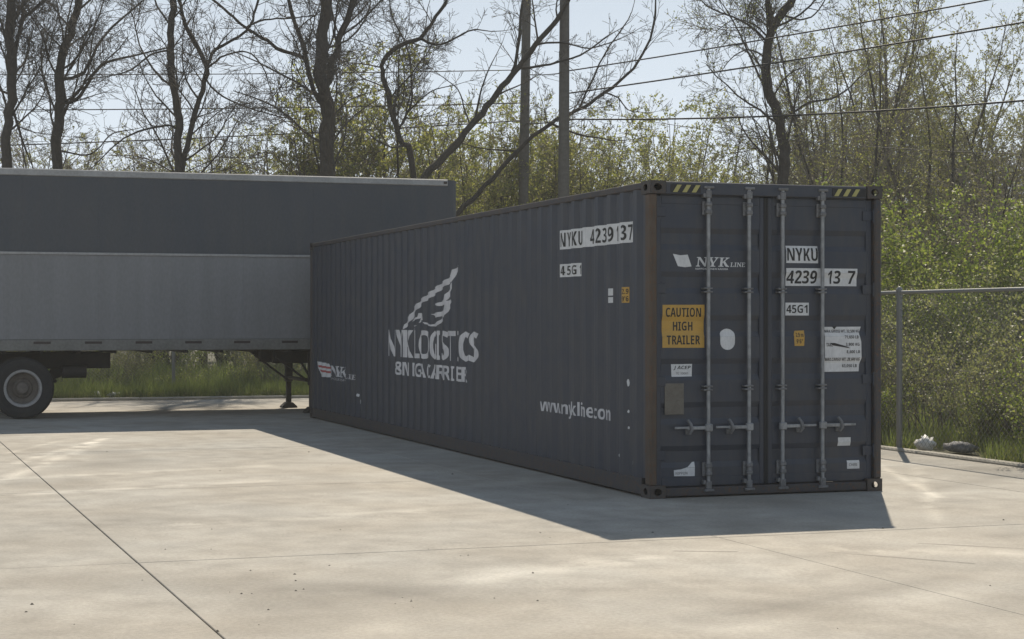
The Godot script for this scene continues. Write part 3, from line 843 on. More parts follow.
			print_part(door, "torn_sticker", poly_tris(PackedVector2Array([Vector2(0.235, 0.195), Vector2(0.445, 0.19), Vector2(0.448, 0.32), Vector2(0.425, 0.318), Vector2(0.375, 0.275), Vector2(0.30, 0.255), Vector2(0.232, 0.25)])), df, 1, "door", 0.0055, M.white_print, "torn white sticker remnant")
			print_part(door, "torn_lettering", text_tris("NIPPON", sans, Vector2(0.25, 0.208), Vector2(0.37, 0.232)), df, 1, "door", 0.0068, M.black_print)
		else:
			var plates := [[1.402, 2.160, 1.742, 2.322, "NYKU", 1.412, 1.738], [1.402, 1.946, 2.168, 2.112, "", 0, 0], [1.392, 1.668, 1.642, 1.788, "45G1", 1.402, 1.628]]
			for p: Array in plates:
				print_part(door, "number_plate", poly_tris(rect_poly(Vector2(p[0], p[1]), Vector2(p[2], p[3]))), df, 1, "door", 0.002, M.white_print)
				if p[4]:
					print_part(door, "number_lettering", text_tris(p[4], sans_bold, Vector2(p[5], p[1] + 0.022), Vector2(p[6], p[3] - 0.02)), df, 1, "door", 0.0035, M.black_print)
			print_part(door, "number_lettering", text_tris("4239", sans_bold, Vector2(1.412, 1.968), Vector2(1.735, 2.092)), df, 1, "door", 0.0035, M.black_print)
			print_part(door, "number_lettering", text_tris("1", sans_bold, Vector2(1.850, 1.968), Vector2(1.893, 2.092)), df, 1, "door", 0.0035, M.black_print)
			print_part(door, "number_lettering", text_tris("3", sans_bold, Vector2(1.915, 1.968), Vector2(1.990, 2.092)), df, 1, "door", 0.0035, M.black_print)
			print_part(door, "number_lettering", text_tris("7", sans_bold, Vector2(2.065, 1.968), Vector2(2.145, 2.092)), df, 1, "door", 0.0035, M.black_print)
			print_part(door, "height_sticker", poly_tris(PackedVector2Array([Vector2(1.49, 1.382), Vector2(1.592, 1.382), Vector2(1.60, 1.528), Vector2(1.50, 1.524), Vector2(1.484, 1.49)])), df, 1, "door", 0.002, M.yellow, "small yellow height sticker")
			print_part(door, "height_lettering", text_tris("2.9 m", sans_bold, Vector2(1.505, 1.465), Vector2(1.585, 1.505)), df, 1, "door", 0.0035, M.black_print)
			print_part(door, "height_lettering", text_tris("9'6\"", sans_bold, Vector2(1.51, 1.405), Vector2(1.58, 1.445)), df, 1, "door", 0.0035, M.black_print)
			print_part(door, "weight_panel", poly_tris(PackedVector2Array([Vector2(1.815, 1.135), Vector2(2.192, 1.137), Vector2(2.196, 1.20), Vector2(2.214, 1.26), Vector2(2.21, 1.42), Vector2(2.19, 1.49), Vector2(2.215, 1.562), Vector2(1.815, 1.560)])), df, 1, "door", 0.002, M.white_print, "peeling white panel of weight figures")
			var rows := [["MAX.GROSS WT. 32,500 KG", 1.50, 1.82, 2.195], ["71,650 LB", 1.445, 2.03, 2.18], ["TARE", 1.375, 1.83, 1.90], ["3,900 KG", 1.375, 2.04, 2.19], ["8,600 LB", 1.305, 2.05, 2.195], ["MAX.CARGO WT. 28,600 KG", 1.235, 1.82, 2.195], ["63,050 LB", 1.172, 2.01, 2.17]]
			for r: Array in rows:
				print_part(door, "weight_lettering", text_tris(r[0], sans_bold, Vector2(r[2], r[1]), Vector2(r[3], r[1] + 0.034)), df, 1, "door", 0.0035, M.black_print)
			print_part(door, "tear", poly_tris(PackedVector2Array([Vector2(1.87, 1.408), Vector2(1.90, 1.385), Vector2(2.09, 1.357), Vector2(2.06, 1.372), Vector2(1.92, 1.408)])), df, 1, "door", 0.005, M.black_print)
			print_part(door, "tear", poly_tris(PackedVector2Array([Vector2(1.90, 1.562), Vector2(1.925, 1.535), Vector2(1.95, 1.566)])), df, 1, "door", 0.005, M.black_print)
			print_part(door, "small_sticker", poly_tris(rect_poly(Vector2(1.957, 0.434), Vector2(2.094, 0.513))), df, 1, "door", 0.002, M.white_print)
			print_part(door, "small_sticker", poly_tris(rect_poly(Vector2(2.055, 0.214), Vector2(2.190, 0.292))), df, 1, "door", 0.002, M.white_print)
			print_part(door, "small_lettering", text_tris("CARB", sans, Vector2(2.075, 0.24), Vector2(2.165, 0.266)), df, 1, "door", 0.0035, M.black_print)
	# lettering painted across the ribs of the long side (z, y)
	var L := 0.0018
	for r: Array in [[-1.985, 2.352, -0.345, 2.548]]:
		print_part(c, "number_plate", poly_tris(PackedVector2Array([Vector2(r[0], r[1]), Vector2(r[2], r[1]), Vector2(r[2], r[3]), Vector2(r[0], r[3])])), sf, 0, "side", L, M.white_print)
	# two characters to each rib, as sign-writers lay them
	var pairs := ["NY", "KU", " 4", "23", "91", "37"]
	for k in 6:
		for e in 2:
			var ch: String = pairs[k][e]
			if ch != " ":
				var zz := -1.972 + 0.278 * k + (0.010 if e == 0 else 0.112)
				print_part(c, "number_lettering", text_tris(ch, sans_bold, Vector2(zz + (0.025 if ch == "1" else 0.0), 2.378), Vector2(zz + (0.06 if ch == "1" else 0.085), 2.522)), sf, 0, "side", L * 2, M.black_print)
	for k in 4:
		var zz := -1.972 + 0.278 * (k / 2) + (0.010 if k % 2 == 0 else 0.112)
		print_part(c, "number_lettering", text_tris("45G1"[k], sans_bold, Vector2(zz + (0.02 if k == 3 else 0.0), 2.086), Vector2(zz + (0.055 if k == 3 else 0.08), 2.180)), sf, 0, "side", L * 2, M.black_print)
	print_part(c, "number_plate", poly_tris(rect_poly(Vector2(-1.985, 2.066), Vector2(-1.52, 2.200))), sf, 0, "side", L, M.white_print)
	print_part(c, "height_sticker", poly_tris(rect_poly(Vector2(-0.555, 1.788), Vector2(-0.455, 1.936))), sf, 0, "side", L, M.yellow)
	print_part(c, "height_lettering", text_tris("2.9", sans_bold, Vector2(-0.545, 1.87), Vector2(-0.465, 1.92)), sf, 0, "side", L * 2, M.black_print)
	print_part(c, "height_lettering", text_tris("9'6", sans_bold, Vector2(-0.545, 1.80), Vector2(-0.465, 1.85)), sf, 0, "side", L * 2, M.black_print)
	print_part(c, "small_sticker", poly_tris(rect_poly(Vector2(-0.845, 1.860), Vector2(-0.77, 1.928))), sf, 0, "side", L, M.white_print)
	print_part(c, "small_sticker", poly_tris(rect_poly(Vector2(-0.845, 1.790), Vector2(-0.77, 1.845))), sf, 0, "side", L, M.white_print)
	# the large painted lines, letter by letter: [letters as (character, from z, to z)], bottom, top
	for r: Array in LINES:
		var all := Geo.new()
		for l: Array in r[0]:
			drape(all, text_tris(l[0], sans_bold, Vector2(l[1], r[1]), Vector2(l[2], r[2])), sf, 0, "side", L)
		part(c, "company_lettering", all, M.grey_print)
	print_part(c, "company_lettering", text_tris("www.nykline.com", sans_bold, Vector2(-2.50, 0.612), Vector2(-0.80, 0.798)), sf, 0, "side", L, M.grey_print)
	for w: Array in WING:
		var p := PackedVector2Array()
		for k in range(0, w.size(), 2):
			p.append(Vector2(w[k], w[k + 1]))
		print_part(c, "wing_emblem", poly_tris(p), sf, 0, "side", L, M.grey_print)
	print_part(c, "flag_emblem", poly_tris(PackedVector2Array([Vector2(-11.72, 0.945), Vector2(-11.05, 0.925), Vector2(-10.90, 0.71), Vector2(-11.55, 0.70)])), sf, 0, "side", L, M.white_print)
	for k in 2:
		var yy := 0.80 - 0.07 * k + 0.055
		print_part(c, "flag_stripe", poly_tris(PackedVector2Array([Vector2(-11.66 + 0.05 * k, yy + 0.03), Vector2(-11.00 + 0.04 * k, yy + 0.02), Vector2(-10.98 + 0.04 * k, yy - 0.012), Vector2(-11.63 + 0.05 * k, yy - 0.004)])), sf, 0, "side", L * 2, M.red_print)
	print_part(c, "company_lettering", text_tris("NYK", serif_bold, Vector2(-10.92, 0.735), Vector2(-10.10, 0.90), 0.04), sf, 0, "side", L, M.grey_print)
	print_part(c, "company_lettering", text_tris("LINE", serif_bold, Vector2(-10.08, 0.72), Vector2(-9.60, 0.795), 0.02), sf, 0, "side", L, M.grey_print)
	print_part(c, "company_lettering", text_tris("NIPPON YUSEN KAISHA", sans, Vector2(-10.95, 0.675), Vector2(-10.12, 0.71)), sf, 0, "side", L, M.grey_print)
	for q: Array in [[-0.47, 1.035, 0.022, 0.05], [-0.466, 0.766, 0.018, 0.018], [-0.463, 0.614, 0.018, 0.02], [-0.66, 0.336, 0.025, 0.022], [-9.40, 0.50, 0.07, 0.035], [-9.32, 0.41, 0.05, 0.04], [-0.36, 0.294, 0.02, 0.03], [-0.36, 0.12, 0.03, 0.04]]:
		var p := PackedVector2Array()
		for k in 7:
			var a := TAU * k / 7
			p.append(Vector2(q[0] + q[2] * cos(a) * rng.randf_range(0.5, 1.0), q[1] + q[3] * sin(a) * rng.randf_range(0.6, 1.0)))
		print_part(c, "paint_chip", poly_tris(p), sf, 0, "side", L, M.white_print)

# ---------------------------------------------------------------- the trailer (side faces +z at z = 0 in its own axes, nose at +x)
func build_trailer() -> void:
	var x0 := -5.95
	var x1 := 2.95
	var t := thing("box_trailer", "grey two-tone box trailer with dark upper panels parked behind the container", "trailer", Vector3(0, 0, -13.02))
	var W := -2.59
	var split := 2.715
	# side panels, one by one
	var n := 7
	for side in 2:
		var zf := 0.0 if side == 0 else W
		var s := 1.0 if side == 0 else -1.0
		for k in n:
			var a := x0 + 0.10 + (x1 - 0.22 - x0 - 0.10) * k / n
			var b := x0 + 0.10 + (x1 - 0.22 - x0 - 0.10) * (k + 1) / n - 0.0008
			box_part(t, "upper_panel", Vector3(a, split, minf(zf, zf - s * 0.04)), Vector3(b, 3.98, maxf(zf, zf - s * 0.04)), M.slate, 0.0006)
			box_part(t, "lower_panel", Vector3(a, 1.305, minf(zf + s * 0.012, zf - s * 0.04)), Vector3(b, split - 0.003, maxf(zf + s * 0.012, zf - s * 0.04)), M.pale_panel, 0.0008)
		box_part(t, "belt_rail", Vector3(x0 + 0.1, split - 0.022, minf(zf + s * 0.013, zf + s * 0.030)), Vector3(x1 - 0.22, split + 0.022, maxf(zf + s * 0.013, zf + s * 0.030)), M.alloy, 0.006)
		box_part(t, "top_rail", Vector3(x0 + 0.02, 3.982, minf(zf + s * 0.015, zf - s * 0.05)), Vector3(x1 - 0.22, 4.095, maxf(zf + s * 0.015, zf - s * 0.05)), M.alloy, 0.012)
		box_part(t, "bottom_rail", Vector3(x0 + 0.02, 1.115, minf(zf + s * 0.018, zf - s * 0.05)), Vector3(x1 - 0.22, 1.302, maxf(zf + s * 0.018, zf - s * 0.05)), M.lower_rail, 0.01)
		for k in 9:
			var a := x0 + 0.66 + 0.835 * k
			box_part(t, "reflective_strip", Vector3(a, 1.228, minf(zf + s * 0.0182, zf + s * 0.021)), Vector3(a + 0.28, 1.268, maxf(zf + s * 0.0182, zf + s * 0.021)), M.tape, 0.0)
		# rounded front corner
		var cg := Geo.new()
		for k in 6:
			var a := PI / 2 * k / 6
			var b := PI / 2 * (k + 1) / 6
			var cc := Vector3(x1 - 0.22, 0, zf - s * 0.22)
			var p := cc + Vector3(sin(a), 0, s * cos(a)) * 0.22
			var q := cc + Vector3(sin(b), 0, s * cos(b)) * 0.22
			var nn := Vector3(sin((a + b) / 2), 0, s * cos((a + b) / 2))
			cg.quad(p + Vector3(0, 1.12, 0), q + Vector3(0, 1.12, 0), q + Vector3(0, 4.09, 0), p + Vector3(0, 4.09, 0), nn)
		part(t, "corner_post", cg, M.slate)
		for e in 2:
			var cx := x1 - 0.24 if e == 0 else x0 + 0.04
			box_part(t, "marker_lamp", Vector3(cx - 0.06, 4.02, minf(zf + s * 0.0152, zf + s * 0.03)), Vector3(cx, 4.06, maxf(zf + s * 0.0152, zf + s * 0.03)), M.tape, 0.004)
	# roof, ends, floor
	box_part(t, "roof", Vector3(x0 + 0.02, 4.075, W + 0.052), Vector3(x1 - 0.2, 4.105, -0.052), M.alloy, 0.004)
	box_part(t, "nose_panel", Vector3(x1 - 0.03, 1.12, W + 0.22), Vector3(x1, 4.09, -0.22), M.slate, 0.006)
	box_part(t, "floor", Vector3(x0 + 0.05, 1.17, W + 0.06), Vector3(x1 - 0.05, 1.26, -0.06), M.plywood, 0.0)
	box_part(t, "rear_frame", Vector3(x0, 0.98, W), Vector3(x0 + 0.018, 4.09, 0.0), M.lower_rail, 0.004)
	for k in 14:
		var a := x0 + 0.4 + 0.6 * k
		box_part(t, "floor_beam", Vector3(a, 1.07, W + 0.06), Vector3(a + 0.06, 1.168, -0.06), M.chassis, 0.0)
	# running gear
	for zz: float in [-0.80, W + 0.72]:
		box_part(t, "frame_rail", Vector3(-5.8, 0.80, zz - 0.05), Vector3(-3.10, 1.068, zz + 0.05), M.chassis, 0.01)
		box_part(t, "upper_coupler_rail", Vector3(-0.25, 0.86, zz - 0.06), Vector3(2.5, 1.068, zz + 0.06), M.chassis, 0.01)
	var hang := Geo.new()
	hang.prism(PackedVector2Array([Vector2(-4.1, 0.80), Vector2(-3.88, 0.80), Vector2(-3.94, 0.66), Vector2(-4.06, 0.62), Vector2(-4.16, 0.68)]), 2, -0.87, -0.74)
	hang.prism(PackedVector2Array([Vector2(-5.3, 0.80), Vector2(-5.1, 0.80), Vector2(-5.14, 0.64), Vector2(-5.26, 0.64)]), 2, -0.87, -0.74)
	hang.box(Vector3(-5.2, 0.56, -0.84), Vector3(-4.0, 0.62, -0.76), 0.02)
	part(t, "spring_hanger", hang, M.chassis)
	var ax := Geo.new()
	ax.tube(PackedVector3Array([Vector3(-4.62, 0.50, W + 0.1), Vector3(-4.62, 0.50, -0.1)]), PackedFloat32Array([0.065, 0.065]), 14, true)
	part(t, "axle", ax, M.chassis)
	var tank := Geo.new()
	tank.tube(PackedVector3Array([Vector3(-3.95, 0.76, -0.45), Vector3(-3.55, 0.76, -0.45)]), PackedFloat32Array([0.11, 0.11]), 16, true)
	part(t, "air_tank", tank, M.chassis)
	for zc: float in [-0.15, -0.48, W + 0.48, W + 0.15]:
		var outer := zc == -0.15 or zc == W + 0.15
		var s := 1.0 if zc > -1.2 else -1.0
		var g := Geo.new()
		var prof := []
		for p: Array in [[0.285, -0.10], [0.31, -0.128], [0.40, -0.138], [0.465, -0.132], [0.492, -0.105], [0.502, -0.06], [0.502, 0.06], [0.492, 0.105], [0.465, 0.132], [0.40, 0.138], [0.31, 0.128], [0.285, 0.10], [0.285, -0.10]]:
			prof.append(Vector2(p[0], p[1]))
		for gr: float in [-0.07, -0.025, 0.025, 0.07]:
			g.lathe(Vector3(-4.62, 0.502, zc), Vector3(0, 0, 1), [Vector2(0.5005, gr - 0.016), Vector2(0.508, gr - 0.012), Vector2(0.508, gr + 0.012), Vector2(0.5005, gr + 0.016)], 48)
		g.lathe(Vector3(-4.62, 0.502, zc), Vector3(0, 0, 1), prof, 48)
		var wheel := part(t, "wheel", g, M.tyre)
		if outer:
			var r := Geo.new()
			r.lathe(Vector3(-4.62, 0.502, zc), Vector3(0, 0, s), [Vector2(0.255, 0.06), Vector2(0.262, 0.118), Vector2(0.272, 0.136), Vector2(0.305, 0.140), Vector2(0.312, 0.120), Vector2(0.284, 0.10)], 40)
			part(wheel, "rim", r, M.wheel)
			var h := Geo.new()
			h.lathe(Vector3(-4.62, 0.502, zc), Vector3(0, 0, s), [Vector2(0.258, 0.07), Vector2(0.24, 0.02), Vector2(0.17, 0.0), Vector2(0.15, 0.03), Vector2(0.11, 0.035), Vector2(0.10, 0.10), Vector2(0.075, 0.125), Vector2(0.0, 0.13)], 32)
			for k in 10:
				var a := TAU * k / 10
				var bp := Vector3(-4.62 + 0.132 * cos(a), 0.502 + 0.132 * sin(a), zc + s * 0.03)
				h.tube(PackedVector3Array([bp, bp + Vector3(0, 0, s * 0.035)]), PackedFloat32Array([0.014, 0.014]), 6, true)
			part(wheel, "hub", h, M.hub)
	for zz: float in [-0.55, W + 0.25]:
		box_part(t, "mud_flap", Vector3(-5.42, 0.30, zz), Vector3(-5.405, 0.98, zz + 0.30), M.tyre, 0.0)
	# landing gear
	for zz: float in [-0.42, -2.12]:
		var lg := Geo.new()
		lg.box(Vector3(0.30, 0.48, zz - 0.065), Vector3(0.43, 1.068, zz + 0.065), 0.012)
		lg.box(Vector3(0.32, 0.05, zz - 0.05), Vector3(0.41, 0.50, zz + 0.05), 0.01)
		var leg := part(t, "landing_leg", lg, M.chassis)
		var fg := Geo.new()
		fg.prism(PackedVector2Array([Vector2(0.22, 0.002), Vector2(0.51, 0.002), Vector2(0.50, 0.03), Vector2(0.42, 0.10), Vector2(0.31, 0.10), Vector2(0.23, 0.03)]), 2, zz - 0.11, zz + 0.11)
		part(leg, "foot", fg, M.chassis)
		var bg := Geo.new()
		bg.tube(PackedVector3Array([Vector3(0.34, 0.52, zz - 0.02), Vector3(-0.28, 0.98, zz - 0.02)]), PackedFloat32Array([0.022, 0.022]), 6, true)
		part(t, "drag_brace", bg, M.chassis)
	var cb := Geo.new()
	cb.tube(PackedVector3Array([Vector3(0.36, 0.56, -0.42), Vector3(0.36, 0.56, -2.12)]), PackedFloat32Array([0.035, 0.035]), 8, true)
	cb.tube(PackedVector3Array([Vector3(0.38, 0.55, -0.45), Vector3(0.38, 0.96, -1.5)]), PackedFloat32Array([0.022, 0.022]), 6, true)
	part(t, "cross_brace", cb, M.chassis)
	var mg := Geo.new()
	mg.prism(PackedVector2Array([Vector2(-0.42, 1.068), Vector2(2.5, 1.068), Vector2(2.5, 0.84), Vector2(-0.05, 0.84)]), 2, W + 0.35, W + 0.42)
	part(t, "gear_mount", mg, M.chassis)

# ---------------------------------------------------------------- ground
func build_ground() -> void:
	var g := Geo.new()
	g.quad(Vector3(-400, -0.16, -400), Vector3(400, -0.16, -400), Vector3(400, -0.16, 300), Vector3(-400, -0.16, 300), Vector3.UP)
	tag(part(self, "ground", g, M.soil), "", "", "", "structure")
	# verge soil, rolling a little, behind and to the right of the pad
	var vg := Geo.new()
	var nz := noise(5, 0.11, 3)
	for a: Array in [[-60.0, 5.62, -75.0, -18.58], [5.62, 60.0, -75.0, 25.0]]:
		var nx := int((a[1] - a[0]) / 0.9)
		var nzz := int((a[3] - a[2]) / 0.9)
		var first := vg.v.size()
		for j in nzz + 1:
			for i in nx + 1:
				var p := Vector3(lerpf(a[0], a[1], float(i) / nx), 0, lerpf(a[2], a[3], float(j) / nzz))
				vg.vert(Vector3(p.x, verge(p.x, p.z, nz), p.z), Vector3(-nz.get_noise_2d(p.x + 0.5, p.z) * 0.1, 1, 0).normalized())
		for j in nzz:
			for i in nx:
				var k := first + j * (nx + 1) + i
				vg.i.append_array([k, k + 1, k + nx + 1, k + 1, k + nx + 2, k + nx + 1])
	tag(part(self, "verge", vg, M.soil), "", "", "", "structure")
	# the pad: separate slabs with open joints over a dark bed
	var pad := Node3D.new()
	pad.name = "concrete_pad"
	add_child(pad)
	tag(pad, "", "", "", "structure")
	var bed := Geo.new()
	bed.box(Vector3(PAD_X0, -0.14, PAD_Z0), Vector3(PAD_X1, -0.03, PAD_Z1), 0.0)
	part(pad, "joint_bed", bed, M.joint)
	var xs := [PAD_X0, -18.1, -13.75, -9.4, -5.06, -0.71, 3.64, PAD_X1]
	var zs := [PAD_Z0, -15.4, -10.95, -6.5, -2.08, 2.38, 6.8, 11.25, PAD_Z1]
	for i in xs.size() - 1:
		for j in zs.size() - 1:
			var gap_l := 0.0045 if absf(xs[i] + 5.06) < 0.01 else 0.003
			var gap_r := 0.0045 if absf(xs[i + 1] + 5.06) < 0.01 else 0.003
			var drop := rng.randf_range(-0.002, 0.0)
			var lo := Vector3(xs[i] + gap_l, -0.028, zs[j] + 0.0045)
			var hi := Vector3(xs[i + 1] - gap_r, drop, zs[j + 1] - 0.0045)
			part_mesh(pad, "slab", slab(lo, hi, 0.024 if i > 0 else 0.0, 0.024 if i < xs.size() - 2 else 0.0), M.concrete)
	# kerbs along the back and the right edge
	var kerb := Node3D.new()
	kerb.name = "kerb"
	add_child(kerb)
	tag(kerb, "", "", "", "structure")
	var x := PAD_X0
	while x < PAD_X1:
		var b := minf(x + 3.0, PAD_X1 + 0.17)
		box_part(kerb, "kerb_stone", Vector3(x + 0.004, -0.12, PAD_Z0 - 0.17), Vector3(b - 0.004, 0.055 + rng.randf_range(-0.006, 0.006), PAD_Z0 - 0.004), M.kerb, 0.02)
		x += 3.0
	var z := PAD_Z0
	while z < PAD_Z1:
		box_part(kerb, "kerb_stone", Vector3(PAD_X1 + 0.004, -0.12, z + 0.004), Vector3(PAD_X1 + 0.17, 0.035 + rng.randf_range(-0.006, 0.006), minf(z + 3.0, PAD_Z1) - 0.004), M.kerb, 0.02)
		z += 3.0

func verge(x: float, z: float, nz: FastNoiseLite) -> float:
	return -0.03 + 0.07 * nz.get_noise_2d(x, z)

func slab(lo: Vector3, hi: Vector3, skew_l: float, skew_r: float) -> ArrayMesh:
	var ch := 0.004
	var v := PackedVector3Array()
	var n := PackedVector3Array()
	var i := PackedInt32Array()
	var g := Geo.new()
	g.box(lo, hi, ch)
	v = g.v
	var mid := (lo.x + hi.x) * 0.5
	for k in v.size():      # the joints between bays run slightly askew
		v[k].x += v[k].z * (skew_l if v[k].x < mid else skew_r)
	n = g.n
	i = g.i
	var uv := PackedVector2Array()
	var uv2 := PackedVector2Array()
	for p in v:
		uv.append(Vector2((p.x - TEX_X0) / TEX_SIZE, (p.z - TEX_Z0) / TEX_SIZE))
		uv2.append(Vector2(p.x, p.z) / 1.7)
	var a := []
	a.resize(Mesh.ARRAY_MAX)
	a[Mesh.ARRAY_VERTEX] = v
	a[Mesh.ARRAY_NORMAL] = n
	a[Mesh.ARRAY_TEX_UV] = uv
	a[Mesh.ARRAY_TEX_UV2] = uv2
	a[Mesh.ARRAY_INDEX] = i
	var m := ArrayMesh.new()
	m.add_surface_from_arrays(Mesh.PRIMITIVE_TRIANGLES, a)
	return m

# ---------------------------------------------------------------- fences
func build_fence(label: String, a: Vector3, b: Vector3, h: float, first_post: float) -> void:
	var f := thing("chain_link_fence", label, "fence", a)
	var len := a.distance_to(b)
	var d := (b - a).normalized()
	var s := first_post
	while s < len:
		var g := Geo.new()
		g.tube(PackedVector3Array([d * s + Vector3(0, -0.15, 0), d * s + Vector3(0, h + 0.03, 0)]), PackedFloat32Array([0.038, 0.038]), 10, true)
		var p := part(f, "post", g, M.wire)
		var cg := Geo.new()
		cg.lathe(d * s + Vector3(0, h + 0.03, 0), Vector3.UP, [Vector2(0.042, -0.01), Vector2(0.042, 0.01), Vector2(0.02, 0.04), Vector2(0.0, 0.045)], 10)
		part(p, "cap", cg, M.wire)
		s += 3.05
	var r := Geo.new()
	r.tube(PackedVector3Array([Vector3(0, h, 0), d * len + Vector3(0, h, 0)]), PackedFloat32Array([0.024, 0.024]), 8, true)
	part(f, "top_rail", r, M.wire)
	var w := Geo.new()
	var y0 := 0.06
	var hh := h - y0 - 0.02
	var k := 0.0
	var side := d.cross(Vector3.UP) * 0.004
	while k < len + hh:
		for dir in 2:
			var s0 := k
			var s1 := k - hh
			var t0 := 0.0
			var t1 := 1.0
			if s0 > len:
				t0 = (s0 - len) / hh
			if s1 < 0:
				t1 = s0 / hh
			if t1 <= t0:
				continue
			var ya := y0 + hh * (t0 if dir == 0 else 1.0 - t0)
			var yb := y0 + hh * (t1 if dir == 0 else 1.0 - t1)
			var o := side if dir == 0 else -side
			w.tube(PackedVector3Array([d * (s0 - hh * t0) + Vector3(0, ya, 0) + o, d * (s0 - hh * t1) + Vector3(0, yb, 0) + o]), PackedFloat32Array([0.0022, 0.0022]), 3)
		k += 0.078
	part(f, "wire_mesh", w, M.wire)

# ---------------------------------------------------------------- trees
func rand_dir() -> Vector3:
	var v := Vector3(rng.randfn(), rng.randfn(), rng.randfn())
	return v.normalized() if v.length() > 0.001 else Vector3.UP

func off_axis(d: Vector3, angle: float) -> Vector3:
	var s := d.cross(rand_dir()).normalized()
	return (d * cos(angle) + s * sin(angle)).normalized()

# leaf settings for the plant being grown
var leaf_geo: Geo
var leaf_len := 0.07
var leaf_per_m := 0.0
var leaf_cols := []
var twig_min := 0.0045

func put_leaves(p: Vector3, q: Vector3, density: float) -> void:
	var cnt := p.distance_to(q) * density
	var k := int(cnt) + (1 if rng.randf() < cnt - int(cnt) else 0)
	for j in k:
		var at := p.lerp(q, rng.randf()) + rand_dir() * 0.05
		var c: Color = leaf_cols[rng.randi() % leaf_cols.size()]
		leaf_geo.tint = c * rng.randf_range(0.75, 1.25)
		leaf_geo.leaf(at, (rand_dir() + Vector3(0, 0.2, 0)).normalized(), (rand_dir() + Vector3(0, 0.5, 0)).normalized(), leaf_len * rng.randf_range(0.6, 1.3), leaf_len * rng.randf_range(0.25, 0.42))

# a branch that wanders, thins and carries smaller branches
func branch(g: Geo, p: Vector3, d: Vector3, len: float, r: float, level: int, lift: float, wander: float, dens: float) -> void:
	var n := clampi(int(len / 0.28), 2, 7)
	var pts := PackedVector3Array([p])
	var rad := PackedFloat32Array([r])
	var dirs := [d]
	var step := len / n
	for k in n:
		d = (d + rand_dir() * wander + Vector3(0, lift, 0)).normalized()
		p += d * step
		pts.append(p)
		rad.append(maxf(twig_min, lerpf(r, r * 0.35, float(k + 1) / n)))
		dirs.append(d)
	g.tube(pts, rad, 5 if r > 0.025 else 3)
	if leaf_per_m > 0.0 and level <= 1:
		for k in n:
			put_leaves(pts[k], pts[k + 1], leaf_per_m)
	if level <= 0:
		return
	var kids := int(len * dens + rng.randf())
	for k in kids:
		var t := rng.randf_range(0.18, 1.0)
		var f := t * n
		var j := mini(int(f), n - 1)
		var at := pts[j].lerp(pts[j + 1], f - j)
		var rr := lerpf(rad[j], rad[j + 1], f - j)
		branch(g, at, off_axis(dirs[j], rng.randf_range(0.45, 1.15)), len * rng.randf_range(0.35, 0.62) * (1.25 - 0.6 * t), maxf(twig_min, rr * rng.randf_range(0.45, 0.65)), level - 1, lift, wander, dens * 1.45)

func smooth(pts: Array, sub: int) -> Array:
	var out := []
	var n := pts.size()
	for k in n - 1:
		var p0: Array = pts[maxi(0, k - 1)]
		var p1: Array = pts[k]
		var p2: Array = pts[k + 1]
		var p3: Array = pts[mini(n - 1, k + 2)]
		for j in sub:
			var t := float(j) / sub
			var q := []
			for e in 4:
				q.append(cubic_interpolate(p1[e], p2[e], p0[e], p3[e], t))
			out.append(q)
	out.append(pts[n - 1])
	return out

# a tree whose main limbs are laid out by hand (metres from its foot: x, y, z, radius)
func bare_tree(at: Vector3, limbs: Array, label: String, dens: float, leaves: float) -> void:
	var t := thing("bare_tree", label, "tree", at, "")
	var crown := Geo.new()
	leaf_geo = Geo.new()
	leaf_geo.colored = true
	leaf_per_m = leaves
	leaf_len = 0.06
	leaf_cols = [Color(0.20, 0.22, 0.07), Color(0.17, 0.19, 0.06), Color(0.24, 0.22, 0.10)]
	twig_min = 0.005
	var trunk := Geo.new()
	for li in limbs.size():
		var sm := smooth(limbs[li], 4)
		var pts := PackedVector3Array()
		var rad := PackedFloat32Array()
		for k in sm.size():
			var jit: Vector3 = rand_dir() * float(sm[k][3]) * 0.35 if k else Vector3.ZERO
			pts.append(Vector3(sm[k][0], sm[k][1], sm[k][2]) + jit)
			rad.append(sm[k][3] * rng.randf_range(0.88, 1.05) * (0.92 if li == 0 and limbs.size() != 4 and limbs.size() != 5 else 0.74))
		if li == 0:
			rad[0] *= 1.35
			trunk.tube(pts, rad, 12)
		else:
			var lg := Geo.new()
			lg.tube(pts, rad, 8)
			part(t, "limb", lg, M.bark)
		var last := pts.size() - 1
		var ed := (pts[last] - pts[last - 1]).normalized()
		branch(crown, pts[last], ed, clampf(rad[last] * 38.0, 0.9, 3.6), rad[last], 4 if rad[last] > 0.06 else 3, 0.05, 0.20, dens * 0.8)
		for k in last:
			if pts[k].y < (3.6 if limbs.size() > 6 else 6.2):
				continue
			var seg := pts[k].distance_to(pts[k + 1])
			var cnt := seg * dens * (0.75 if li == 0 else 1.25)
			for j in int(cnt) + (1 if rng.randf() < cnt - int(cnt) else 0):
				var d := (pts[k + 1] - pts[k]).normalized()
				var rr := clampf(rad[k] * rng.randf_range(0.22, 0.42), 0.008, 0.035)
				branch(crown, pts[k].lerp(pts[k + 1], rng.randf()), (off_axis(d, rng.randf_range(0.6, 1.2)) + Vector3(0, 0.15, 0)).normalized(), rr * rng.randf_range(55, 85), rr, 3 if rr > 0.015 else 2, 0.07, 0.24, dens * 1.1)
	part(t, "trunk", trunk, M.bark)
	part(t, "crown", crown, M.twig)
	if leaf_geo.v.size():
		part(t, "foliage", leaf_geo, M.leaf)
	leaf_per_m = 0.0

